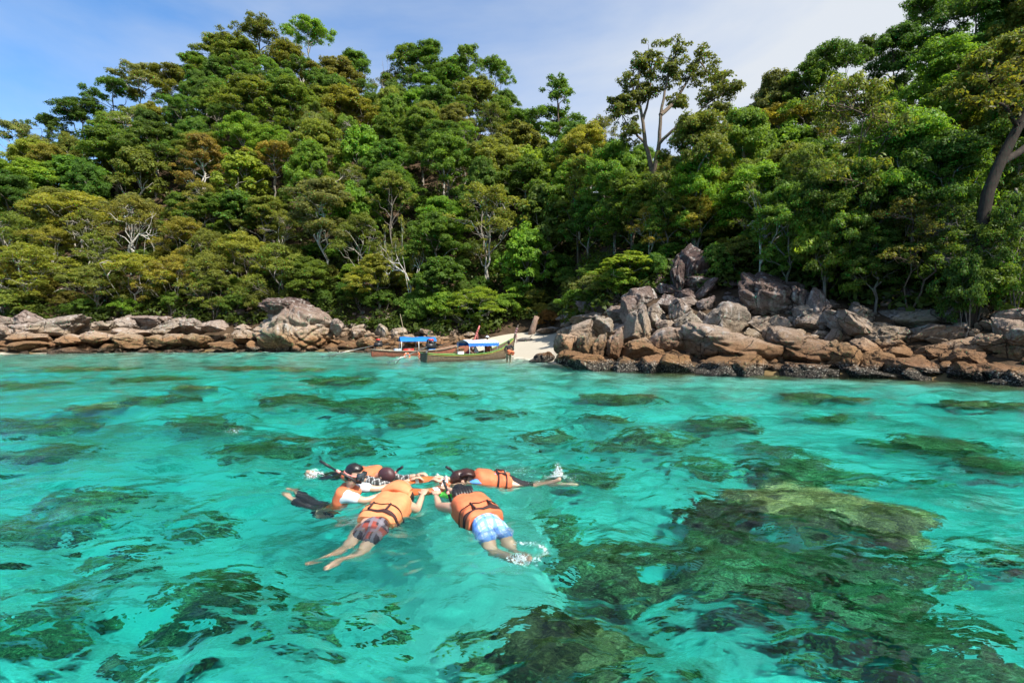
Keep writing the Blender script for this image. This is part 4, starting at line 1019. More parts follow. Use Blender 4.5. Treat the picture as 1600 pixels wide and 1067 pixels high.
def coral_shape(seed, base):
    V = base[0].copy()
    n = 0.85 * fbm(V * 1.7 + seed * 5.7, 2, seed) + 0.22 * fbm(V * 3.5 + seed, 3, seed + 3) - 0.10 * np.abs(noise(V * 6.0, seed + 7)) + 0.10 * fbm(V * 11, 3, seed + 8)
    V = V * np.clip(1 + n, 0.3, 2)[:, None]
    V[:, 2] = np.where(V[:, 2] > 0.55, 0.55 + (V[:, 2] - 0.55) * 0.45, V[:, 2])
    return V / np.abs(V).max(0)
CORALS = [mesh('coral_head', coral_shape(500 + k, ICO5), ICO5[1], True, [M_CORAL]) for k in range(5)]
coral_labels = Labels(); coral_n = 0
KHAKI, OLIVE, DARK = (2.9, 2.75, 2.4), (1.7, 1.75, 1.55), (1.8, 2.15, 1.9)  # DARK is greened and lightened in place of light scattered by the water
NAMES = {KHAKI: 'pale khaki', OLIVE: 'olive brown', DARK: 'dark green'}

def coral(px, py, w, depth, tone, flat=0.55, label=None, deep=0.75):
    """a coral head whose top shows at px, py through the water; w = width in px"""
    global coral_n
    p = under(px, py, depth); hx = w * p.y / F * 0.5; fl = ground_z(p.x, p.y)
    hz = max(0.25, min(hx * flat, p.z - fl + 0.35))
    o = link('coral_head', CORALS[coral_n % 5], loc=(p.x, p.y + hx * deep * 0.1, p.z - hz * 0.8), rot=(0, 0, rng.uniform(-0.5, 0.5) + (math.pi if coral_n % 2 else 0)), scale=(hx, hx * deep, hz))
    coral_n += 1; v = rng.uniform(0.85, 1.15); o.color = (*(c * v for c in tone), 1)
    tag(o, None, 'coral head', 'coral heads under the clear water')
    if label: o['label'] = label
    else:
        size = 'large' if hx > 1.1 else 'small' if hx < 0.5 else ''
        where = 'near the shore rocks' if py < 640 and px > 860 else 'off the left shore' if py < 640 else 'left of the swimmers' if px < 520 and py < 800 else 'in the near left water' if px < 560 else \
            'under the swimmers' if px < 880 and 690 < py < 900 else 'between swimmers and beach' if px < 900 and py < 700 else 'right of the swimmers' if py < 760 else 'in the near right water'
        coral_labels.add(o, ' '.join(q for q in (size, NAMES[tone], 'coral head under water', where) if q), px)

for c in [(1285, 778, 300, 0.30, KHAKI, 0.42, 'biggest pale khaki coral head close to the surface on the right', 0.8), (1130, 785, 190, 0.75, OLIVE), (1390, 800, 120, 0.8, OLIVE), (1175, 838, 230, 1.2, DARK), (1340, 862, 270, 1.3, DARK),
          (1080, 862, 200, 1.3, OLIVE), (1215, 915, 150, 1.35, OLIVE), (1400, 930, 260, 1.4, DARK), (955, 868, 230, 0.95, OLIVE, 0.6), (1030, 905, 120, 1.1, OLIVE), (885, 975, 210, 0.6, OLIVE, 0.7, 'knobbly brown coral head at the bottom centre in front of the swimmers', 0.9),
          (760, 1010, 170, 1.0, DARK), (985, 1035, 150, 1.2, OLIVE), (1330, 1030, 170, 1.5, DARK), (1500, 1010, 240, 1.4, OLIVE), (1560, 1050, 200, 1.3, DARK), (1440, 860, 160, 1.5, DARK),
          (165, 632, 130, 0.45, KHAKI, 0.5, 'pale khaki flat coral head off the left shore, nearest the surface there'), (308, 604, 100, 0.5, KHAKI), (75, 655, 220, 1.0, DARK), (330, 652, 150, 1.1, DARK), (450, 620, 140, 0.8, OLIVE), (560, 624, 220, 1.0, DARK),
          (140, 575, 190, 0.7, DARK), (390, 573, 170, 0.6, OLIVE), (470, 577, 90, 0.6, DARK), (540, 592, 160, 0.8, DARK), (640, 648, 120, 0.7, OLIVE), (690, 615, 140, 1.0, DARK), (250, 620, 130, 1.0, DARK), (40, 600, 160, 1.0, DARK), (230, 590, 150, 0.9, DARK),
          (850, 675, 140, 0.8, OLIVE), (960, 648, 100, 0.7, OLIVE), (950, 690, 90, 1.1, DARK), (1030, 676, 140, 0.9, OLIVE), (1140, 655, 120, 0.8, DARK), (975, 617, 150, 0.5, OLIVE), (1285, 618, 150, 0.45, DARK), (1530, 630, 140, 0.4, OLIVE),
          (1470, 686, 170, 0.9, DARK), (1260, 722, 210, 1.1, DARK), (1450, 745, 80, 1.2, DARK), (930, 728, 130, 1.1, DARK), (800, 785, 150, 1.35, DARK), (860, 815, 130, 1.4, DARK), (720, 880, 110, 1.5, DARK), (760, 830, 140, 1.6, DARK),
          (330, 920, 180, 1.45, DARK), (480, 955, 120, 1.5, DARK), (90, 940, 150, 1.5, DARK), (190, 860, 130, 1.55, DARK), (60, 700, 160, 1.2, DARK), (150, 765, 150, 1.4, DARK), (330, 800, 120, 1.5, DARK),
          (420, 690, 150, 1.3, DARK), (620, 950, 120, 1.6, DARK), (40, 820, 160, 1.5, DARK), (230, 1010, 130, 1.55, DARK), (700, 690, 100, 1.3, DARK), (1570, 720, 130, 1.1, DARK), (1380, 690, 100, 1.2, DARK), (1100, 720, 120, 1.3, DARK), (1200, 690, 90, 1.2, DARK),
          (1580, 860, 130, 1.4, DARK), (1300, 650, 90, 0.8, DARK), (780, 640, 90, 0.9, DARK), (560, 690, 110, 1.3, DARK)]:
    coral(*c)
coral_labels.finish()
# ------------------------------------------------------------------ longtail boats
M_BROWNWOOD = plain('weathered_brown_wood', (0.12, 0.085, 0.055), 0.7, 0.35, 9, 0.3, 0.01)
M_REDWOOD = plain('red_brown_painted_wood', (0.24, 0.085, 0.05), 0.6, 0.3, 7, 0.35, 0.008)
M_DARKWOOD = plain('dark_wood', (0.05, 0.04, 0.03), 0.7, 0.3, 8, 0.3, 0.01)
M_DECK = plain('bleached_deck_planks', (0.33, 0.26, 0.18), 0.8, 0.25, 8)
M_GREEN = plain('green_trim_paint', (0.10, 0.26, 0.05), 0.5, 0.15)
M_YELLOW = plain('yellow_trim_paint', (0.34, 0.27, 0.06), 0.5, 0.15)
M_BLUETARP = plain('blue_tarpaulin', (0.01, 0.14, 0.45), 0.45, 0.15, 4)
M_WHITEPAINT = plain('white_paint', (0.72, 0.72, 0.70), 0.5, 0.08)
M_STEEL = plain('grey_steel', (0.28, 0.27, 0.26), 0.4, 0.2, 10, 0.5, 0.0, 0.8)
M_BLACK = plain('black_metal', (0.02, 0.02, 0.022), 0.45, 0.2)
M_REDPAINT = plain('red_paint', (0.45, 0.035, 0.025), 0.45, 0.15)
M_PINKCLOTH = plain('faded_red_cloth', (0.42, 0.13, 0.12), 0.9, 0.3, 5)
M_ORANGE = plain('orange_float_shell', (0.55, 0.115, 0.03), 0.5, 0.1)
M_COOLER = plain('pale_blue_plastic', (0.30, 0.45, 0.62), 0.4, 0.1)

def prof(t, pts):
    a = np.array(pts, float); return np.interp(t, a[:, 0], a[:, 1])

def hull_lines(t, Ln, B, bow_up):
    """half beam, sheer height, keel height and x at station t (0 stern, 1 bow)"""
    b = B * prof(t, [(0, .62), (.15, .8), (.35, 1), (.6, .97), (.78, .72), (.9, .38), (1, .06)])
    s = prof(t, [(0, .60), (.2, .47), (.45, .45), (.65, .55), (.8, .80), (.92, 1.2), (1, 1.55)]) * bow_up
    k = prof(t, [(0, -.22), (.5, -.32), (.8, -.22), (.9, 0.05), (1, .75 * bow_up)])
    return b, s, k, t * Ln

def boat(stern, heading, Ln, B, paint, trim, trim2, bow_up, label, canopy, engine_z, shaft_len, shaft_yaw, parts):
    root = thing('longtail_boat', label, 'boat', stern, heading, 'longtail boats moored at the beach')
    ts = np.linspace(0, 1, 25); n = 9
    def shell(off, zlow=None):
        G = []
        for t in ts:
            b, s, k, x = hull_lines(t, Ln, B, bow_up); b = max(b - off, .012); k = k + off
            a = np.linspace(-1, 1, 2 * n + 1)
            y = b * np.sign(a) * (1 - (1 - np.abs(a)) ** 2.1); z = k + (s - k) * np.abs(a) ** 2.0
            G.append(np.stack([np.full_like(a, x), y, z], -1))
        return np.array(G)
    h = MB(); h.grid(shell(0)); h.grid(shell(.05)[:, ::-1])
    st = shell(0)[0]; c = np.concatenate([st, [[0, 0, hull_lines(0, Ln, B, bow_up)[1]]]])
    h.add(c, np.stack([np.arange(len(st) - 1), np.arange(1, len(st)), np.full(len(st) - 1, len(st))], -1))
    h.build('hull', paint, root, True)
    dk = MB(); G = []
    for t in np.linspace(.03, .9, 14):
        b, s, k, x = hull_lines(t, Ln, B, bow_up); zz = max(k + .12, k + (s - k) * .35); bb = b * .72
        G.append([(x, -bb, zz), (x, 0, zz), (x, bb, zz)])
    dk.grid(G).build('deck', M_DECK, root)
    for side in (-1, 1):
        pts = [(hull_lines(t, Ln, B, bow_up)[3], side * (hull_lines(t, Ln, B, bow_up)[0] + .015), hull_lines(t, Ln, B, bow_up)[1]) for t in np.linspace(0, .985, 22)]
        MB().tube(pts, .032, 6).build('gunwale', trim, root, True)
        MB().tube([(x, y * 1.004 + side * .012, z - .085) for x, y, z in pts], .02, 6).build('rubbing_strake', trim2, root, True)
    for t in (.12, .32, .55, .72):
        b, s, k, x = hull_lines(t, Ln, B, bow_up); MB().box((x, 0, s - .10), (.24, 2 * b - .06, .035)).build('thwart', M_DECK, root)
    b, s, k, x = hull_lines(1, Ln, B, bow_up)
    MB().tube([(x - .12, 0, k - .1), (x - .02, 0, s - .2), (x + .16, 0, s + .3), (x + .42, 0, s + .95)], [.075, .08, .075, .06], 6).build('bow_post', parts.get('post', M_DARKWOOD), root, True)
    rb = MB(); r_ = np.random.default_rng(int(Ln * 100))
    for k_ in range(3): rb.tube([(x + .14 + .07 * k_, 0, s + .28 + .16 * k_), (x + .17 + .07 * k_, 0, s + .36 + .16 * k_)], .095, 8)
    for k_ in range(6): rb.tube([(x + .22, .05, s + .45), (x + .20 + r_.uniform(-.1, .1), .1 * r_.normal(), s + .1), (x + .15 + r_.uniform(-.1, .1), .12 * r_.normal(), s - .25 - .2 * r_.uniform())], .02, 4)
    rb.build('ribbon', parts.get('ribbon', M_PINKCLOTH), root, True)
    # canopy
    x0, x1, hgt, rise, cloth, scallop = canopy
    wdt = B * .92; G = []
    for x in np.linspace(x0, x1, 9):
        sag = .03 * math.sin((x - x0) / (x1 - x0) * math.pi * 4)
        G.append([(x, wdt * a, hgt + rise * (1 - a * a) + sag * (1 - a * a)) for a in np.linspace(-1, 1, 9)])
    G = np.array(G); cv = MB(); cv.grid(G); cv.grid((G - (0, 0, .025))[:, ::-1]); can = cv.build('canopy', cloth, root, True)
    if scallop:
        for side in (-1, 1):
            v = MB(); kx = np.linspace(x0, x1, 57)
            dep = .20 + .05 * np.abs(np.sin((kx - x0) / (x1 - x0) * math.pi * 9))
            v.grid(np.stack([np.stack([kx, np.full_like(kx, side * (wdt + .01)), np.full_like(kx, hgt)], -1), np.stack([kx, np.full_like(kx, side * (wdt + .03)), hgt - dep], -1)]))
            v.build('valance', scallop, can)
    for t in np.linspace(x0 + .08, x1 - .08, 3):
        bb, s, k, x = hull_lines(t / Ln, Ln, B, bow_up)
        for side in (-1, 1): MB().tube([(t, side * (bb - .03), s - .05), (t, side * (wdt - .02), hgt)], .022, 5).build('canopy_post', parts.get('posts', M_WHITEPAINT), root, True)
    # engine on its pivot with the long propeller shaft
    en = MB(); ex = .55
    en.box((ex, 0, engine_z), (.62, .34, .34)).box((ex + .1, 0, engine_z + .24), (.36, .3, .16)).tube([(ex - .2, .2, engine_z + .1), (ex - .1, .24, engine_z + .42)], .05, 6).tube([(ex + .3, -.1, engine_z - .05), (ex + .95, -.14, engine_z + .12)], .025, 5)
    eo = en.build('engine', M_BLACK, root)
    MB().box((ex - .02, 0, engine_z + .40), (.3, .26, .14)).build('engine_cover', parts.get('cover', M_REDPAINT), eo)
    MB().tube([(.12, 0, .45), (.35, 0, engine_z - .16)], .05, 6).build('engine_pivot', M_STEEL, root)
    d = Vector((-math.cos(shaft_yaw), math.sin(shaft_yaw), 0)); e0 = Vector((ex - .3, 0, engine_z - .05)); e1 = e0 + d * shaft_len; e1.z = .12
    MB().tube([e0, e0.lerp(e1, .5), e1], [.04, .035, .03], 6).build('propeller_shaft', M_STEEL, root, True)
    pr = MB(); ax = (e1 - e0).normalized(); sd = ax.cross(Vector((0, 0, 1))).normalized(); up = sd.cross(ax)
    for k_ in range(3):
        a = k_ * 2.094 + .4; u = (sd * math.cos(a) + up * math.sin(a)); pr.ball(e1 + u * .1, (.09, .045, .02), 8, 5, rot=Matrix((u, ax.cross(u), ax)).transposed())
    pr.ball(e1, (.04, .04, .04), 6, 4); pr.build('propeller', M_STEEL, root, True)
    MB().tube([e0.lerp(e1, .72), e0.lerp(e1, .86) - up * .26, e1 + ax * .05 - up * .30], .02, 5).tube([e1 - up * .3, e1 + up * .02], .018, 5).tube([e0.lerp(e1, .88), e0.lerp(e1, .88) - up * .26], .015, 4).build('propeller_guard', M_DARKWOOD, root, True)
    return root

def valance_cloth():
    m, t, b = mat('blue_white_striped_cloth'); L = t.links.new
    tc = N(t, 'ShaderNodeTexCoord'); s = N(t, 'ShaderNodeSeparateXYZ'); L(tc.outputs['Object'], s.inputs[0])
    w = N(t, 'ShaderNodeMath', operation='SINE'); k = N(t, 'ShaderNodeMath', operation='MULTIPLY'); k.inputs[1].default_value = 26.0; L(s.outputs['X'], k.inputs[0]); L(k.outputs[0], w.inputs[0])
    z = N(t, 'ShaderNodeMath', operation='MULTIPLY_ADD'); z.inputs[1].default_value = -14.0; z.inputs[2].default_value = 14.0 * 1.30; L(s.outputs['Z'], z.inputs[0])
    ad = N(t, 'ShaderNodeMath', operation='ADD'); L(w.outputs[0], ad.inputs[0]); L(z.outputs[0], ad.inputs[1])
    r = ramp(t, [(0.35, (0.70, 0.73, 0.76)), (0.55, (0.015, 0.12, 0.45))]); L(ad.outputs[0], r.inputs['Fac']); L(r.outputs[0], b.inputs['Base Color'])
    b.inputs['Roughness'].default_value = 0.8
    return m

def canopy_cloth():
    m, t, b = mat('pale_striped_canopy_cloth'); L = t.links.new
    tc = N(t, 'ShaderNodeTexCoord'); w = N(t, 'ShaderNodeTexWave', Scale=1.6, Distortion=0.3); L(tc.outputs['Object'], w.inputs['Vector'])
    r = ramp(t, [(0.45, (0.70, 0.73, 0.77)), (0.6, (0.25, 0.42, 0.70))]); L(w.outputs['Fac'], r.inputs['Fac']); L(r.outputs[0], b.inputs['Base Color']); b.inputs['Roughness'].default_value = 0.8
    return m

A, Bw = sea(662, 566), sea(803, 560); A2, B2 = sea(580, 557.5), sea(742, 555)
hd = math.atan2(Bw.y - A.y, Bw.x - A.x); hd2 = math.atan2(B2.y - A2.y, B2.x - A2.x)
L1, L2 = (Bw - A).length, (B2 - A2).length
boat(A, hd, L1, .78, M_BROWNWOOD, M_GREEN, M_YELLOW, 1.0, 'brown longtail boat with green and yellow trim under a striped canopy', (L1 * .40, L1 * .74, 1.22, .2, canopy_cloth(), valance_cloth()), 1.05, 3.3, -.30,
     {'post': M_DARKWOOD, 'ribbon': plain('mauve_cloth', (0.30, 0.16, 0.17), .9, .3)})
boat(A2, hd2, L2, .85, M_REDWOOD, M_DECK, M_DARKWOOD, 1.0, 'red-brown longtail boat under a plain blue tarpaulin canopy', (L2 * .26, L2 * .60, 1.22, .34, M_BLUETARP, None), .95, 4.1, -.35, {'post': M_PINKCLOTH, 'posts': M_WHITEPAINT})

def on_boat(A_, hd_, x, y, z):
    return A_ + Vector((math.cos(hd_) * x - math.sin(hd_) * y, math.sin(hd_) * x + math.cos(hd_) * y, z))

def crate(p, s, m, lid, rz, name, label, cat):
    t = thing(name, label, cat, p, rz)
    MB().box((0, 0, s[2] / 2), s).build('body', m, t); MB().box((0, 0, s[2] + .02), (s[0] * 1.05, s[1] * 1.05, .04)).build('lid', lid, t)
    return t
crate(on_boat(A2, hd2, L2 * .34, -.25, .1), (.8, .5, .55), M_REDPAINT, M_BLACK, hd2, 'storage_box', 'red storage box standing under the blue tarpaulin canopy', 'box')
crate(on_boat(A2, hd2, L2 * .24, -.2, .1), (.5, .45, .5), M_COOLER, M_WHITEPAINT, hd2 + .2, 'cooler', 'pale blue cooler box at the stern side of the red box', 'cooler')
crate(on_boat(A2, hd2, L2 * .56, -.2, .1), (.6, .5, .45), M_COOLER, M_BLUETARP, hd2 - .1, 'cooler', 'blue lidded cooler under the forward end of the tarpaulin', 'cooler')
crate(on_boat(A, hd, L1 * .36, -.2, .1), (.35, .3, .5), M_WHITEPAINT, M_WHITEPAINT, hd, 'water_jug', 'white plastic jug under the striped canopy beside the seated man', 'jug')

def life_ring(p, r, m, rot, name, label):
    t = thing(name, label, 'life ring', p); t.rotation_euler = rot
    a = np.linspace(0, 2 * math.pi, 25)[:-1]; G = []
    for q in a:
        G.append([(math.cos(q) * (r + r * .28 * math.cos(w)), math.sin(q) * (r + r * .28 * math.cos(w)), r * .22 * math.sin(w)) for w in np.linspace(0, 2 * math.pi, 11)[:-1]])
    G = np.array(G); G = np.concatenate([G, G[:1]]); MB().grid(G, close_u=True).build('ring_body', m, t, True)
    for q0 in (.4, 1.97, 3.54, 5.11):
        B_ = np.array([[(math.cos(q) * (r + r * .29 * math.cos(w)), math.sin(q) * (r + r * .29 * math.cos(w)), r * .235 * math.sin(w)) for w in np.linspace(0, 2 * math.pi, 11)[:-1]] for q in np.linspace(q0 - .11, q0 + .11, 4)])
        MB().grid(B_, close_u=True).build('band', M_WHITEPAINT, t, True)
    return t
life_ring(sea(636, 556, .15), .20, M_ORANGE, (1.35, 0, hd2), 'life_ring', 'orange life ring hanging on the red-brown boat near the water')
life_ring(sea(655, 556, .28), .24, M_ORANGE, (1.3, .2, hd + 1.2), 'life_ring', 'orange life ring at the stern of the boat with the striped canopy')

# pole, broken trunk and driftwood on the shore
po = link('pole', MB().tube([(0, 0, -.3), (-.12, 0, .9), (-.38, .05, 2.1)], [.03, .025, .018], 6).mesh('pole', [M_DECK], True), loc=at(632, 528, 45.0)); tag(po, 'thin white pole leaning above the blue tarpaulin canopy', 'pole')
q = at(830, 514, 48.5)
tr_ = thing('tree', 'pinkish broken trunk leaning up beside the sand beach', 'tree', (q.x, q.y, ground_z(q.x, q.y) - .2))
w_ = MB().tube([(0, 0, 0), (.15, 0, .7), (.36, 0, 1.4), (.5, 0, 1.9)], [.36, .30, .26, .2], 9).tube([(.2, 0, .8), (.36, 0, 1.3), (.6, .1, 1.6), (.75, .1, 1.8)], [.12, .12, .1, .05], 6).build('trunk', M_BARK, tr_, True); w_.color = (.25, .17, .13, 1)
for nm, px, py, d, ln, a_, lb in (('driftwood', 868, 515, 47.2, 2.6, .15, 'long grey driftwood log at the back of the sand beach'), ('driftwood', 820, 519, 45.5, 1.6, -.5, 'short dark driftwood branch where sand meets the scrub')):
    q = at(px, py, d); z_ = ground_z(q.x, q.y)
    r_ = np.random.default_rng(px); b_ = MB().tube([(-ln / 2, 0, .05), (-ln / 5, .1, .16), (ln / 5, -.05, .2), (ln / 2, .1, .12)], [.08, .15, .17, .07], 7).tube([(ln / 5, 0, .2), (ln / 3, .3, .5), (ln / 2.5, .35, .7)], [.06, .04, .015], 5)
    o = link(nm, b_.mesh(nm, [M_BARK], True), loc=(q.x, q.y, z_), rot=(0, 0, a_)); o.color = (.2, .18, .16, 1); tag(o, lb, 'driftwood')
# ------------------------------------------------------------------ people
M_SKIN = plain('skin', (0.47, 0.285, 0.20), 0.38, 0.08, 5, 0.5)
M_SKIN2 = plain('tanned_skin', (0.22, 0.11, 0.065), 0.5, 0.06, 5, 0.35)
M_HAIR = plain('black_hair', (0.012, 0.010, 0.010), 0.35, 0.5, 22, 0.5, 0.02)
M_HAIRB = plain('brown_hair', (0.035, 0.013, 0.010), 0.35, 0.5, 22, 0.5, 0.02)
M_CAP = plain('brown_swim_cap', (0.055, 0.022, 0.026), 0.5, 0.1)
M_VEST = plain('orange_vest_fabric', (0.56, 0.145, 0.062), 0.7, 0.16, 9, 0.3, 0.02)
M_VESTP = plain('faded_orange_vest_fabric', (0.60, 0.215, 0.092), 0.7, 0.14, 9, 0.3, 0.02)
M_STRAP = plain('dark_webbing', (0.035, 0.014, 0.014), 0.8, 0.2)
M_WHITECLOTH = plain('white_cloth', (0.55, 0.58, 0.62), 0.85, 0.06)
M_BLACKCLOTH = plain('black_cloth', (0.012, 0.012, 0.015), 0.8, 0.3)
M_BLUECLOTH = plain('blue_cloth', (0.08, 0.26, 0.62), 0.8, 0.15)
M_MAROON = plain('maroon_cloth', (0.16, 0.03, 0.045), 0.85, 0.2)
M_KHAKI = plain('khaki_cloth', (0.22, 0.18, 0.11), 0.85, 0.15)
M_LENS = plain('mask_lens', (0.03, 0.04, 0.05), 0.08, 0.1, 5, 0.8)
M_PINK = plain('pink_rubber', (0.75, 0.28, 0.25), 0.5, 0.1)

def plaid(name, base, a, b_, sx=16.0, turn=-0.46):
    m, t, b = mat(name); L = t.links.new
    tc = N(t, 'ShaderNodeTexCoord'); mp = N(t, 'ShaderNodeMapping'); mp.inputs['Rotation'].default_value = (0.0, 0.0, turn); L(tc.outputs['Object'], mp.inputs['Vector'])
    s = N(t, 'ShaderNodeSeparateXYZ'); L(mp.outputs[0], s.inputs[0]); col = None
    for ax, f, c in (('X', sx * 4.2, a), ('Y', sx * 4.2, a), ('X', sx * 8.4, b_), ('Y', sx * 8.4, b_)):
        k = N(t, 'ShaderNodeMath', operation='MULTIPLY'); k.inputs[1].default_value = f; L(s.outputs[ax], k.inputs[0])
        w = N(t, 'ShaderNodeMath', operation='SINE'); L(k.outputs[0], w.inputs[0])
        r = N(t, 'ShaderNodeMapRange'); r.inputs['From Min'].default_value = 0.35; r.inputs['From Max'].default_value = 0.6; r.inputs['To Max'].default_value = 0.72; L(w.outputs[0], r.inputs['Value'])
        x = N(t, 'ShaderNodeMixRGB'); x.inputs['Color2'].default_value = (*c, 1); L(r.outputs[0], x.inputs['Fac'])
        if col is None: x.inputs['Color1'].default_value = (*base, 1)
        else: L(col, x.inputs['Color1'])
        col = x.outputs[0]
    L(col, b.inputs['Base Color']); b.inputs['Roughness'].default_value = 0.8
    return m
M_PLAID = plaid('blue_white_plaid', (0.45, 0.54, 0.68), (0.03, 0.16, 0.60), (0.16, 0.33, 0.66))
M_PLAIDR = plaid('red_grey_plaid', (0.025, 0.012, 0.018), (0.30, 0.05, 0.03), (0.15, 0.14, 0.17), 8, 0.26)
M_PATTERN = plaid('black_white_print', (0.02, 0.02, 0.02), (0.45, 0.45, 0.45), (0.03, 0.03, 0.03), 26)

def skin_mesh(name, J, E, mats, sub=2, root=None):
    """one continuous surface grown over joints J {name: (point, radius)} and bones E"""
    names = list(J); ix = {n: i for i, n in enumerate(names)}
    me = bpy.data.meshes.new(name); me.from_pydata([tuple(J[n][0]) for n in names], [(ix[a], ix[b]) for a, b in E], [])
    o = bpy.data.objects.new(name, me); COL.objects.link(o)
    sk = o.modifiers.new('skin', 'SKIN'); sk.use_smooth_shade = True; sk.branch_smoothing = 0.6
    for i, n in enumerate(names):
        r = J[n][1]; r = r if hasattr(r, '__len__') else (r, r)
        d = me.skin_vertices[0].data[i]; d.radius = r; d.use_root = n == (root or names[0])
    ss = o.modifiers.new('subsurf', 'SUBSURF'); ss.levels = ss.render_levels = sub
    dg = bpy.context.evaluated_depsgraph_get(); dg.update()
    out = bpy.data.meshes.new_from_object(o.evaluated_get(dg)); out.name = name
    bpy.data.objects.remove(o); bpy.data.meshes.remove(me)
    out.materials.clear()
    for m in mats: out.materials.append(m)
    return out

def hand_shapes(mb, wrist, knuckle, thumb_side, curl, s=1.0):
    """palm, four unequal fingers that bend and a thumb leaving the side of the palm"""
    wrist, knuckle = Vector(wrist), Vector(knuckle); f = (knuckle - wrist).normalized(); sd = Vector(thumb_side); sd = (sd - f * sd.dot(f)).normalized(); up = sd.cross(f).normalized()
    if up.z < 0: up = -up
    rot = Matrix((f, sd, up)).transposed()
    mb.ball(wrist + f * .045 * s, (.055 * s, .04 * s, .018 * s), 8, 6, rot=rot)
    for k, ln in enumerate((.072, .080, .075, .060)):
        b = wrist + f * .085 * s + sd * (.03 - .02 * k) * s; p1 = b + f * ln * .45 * s - up * curl * .2 * ln * s; p2 = p1 + f * ln * .3 * s - up * ln * curl * .45 * s; p3 = p2 + f * ln * .12 * s - up * ln * curl * .5 * s
        mb.tube([b - f * .02 * s, b, p1, p2, p3], [.010 * s, .0105 * s, .0095 * s, .009 * s, .006 * s], 6)
    b = wrist + f * .03 * s + sd * .032 * s; mb.tube([b - sd * .015, b, b + sd * .022 * s + f * .02 * s, b + sd * .03 * s + f * .045 * s - up * .015 * s], [.012 * s, .012 * s, .0105 * s, .008 * s], 6)

def add_mesh(me, mb, mats):
    """hands, ears and nose go into the body's own mesh"""
    if not mb.n: return me
    x = mb.mesh('x', mats, True); bm = bmesh.new(); bm.from_mesh(me); bm.from_mesh(x); bm.to_mesh(me); bm.free(); bpy.data.meshes.remove(x)
    me.polygons.foreach_set('use_smooth', np.ones(len(me.polygons), bool))
    return me

BONES = [('pelvis', 'waist'), ('waist', 'chest'), ('chest', 'neck'), ('neck', 'head0'), ('head0', 'head1'), ('chest', 'shl'), ('shl', 'ell'), ('ell', 'wrl'), ('chest', 'shr'), ('shr', 'elr'), ('elr', 'wrr'),
         ('pelvis', 'hipl'), ('hipl', 'knl'), ('knl', 'anl'), ('anl', 'tol'), ('pelvis', 'hipr'), ('hipr', 'knr'), ('knr', 'anr'), ('anr', 'tor')]
RAD = dict(pelvis=.125, waist=.115, chest=.13, neck=.055, head0=.075, head1=.088, shl=.062, shr=.062, ell=.043, elr=.043, wrl=.029, wrr=.029, hipl=.088, hipr=.088, knl=.058, knr=.058, anl=.038, anr=.038, tol=.028, tor=.028)

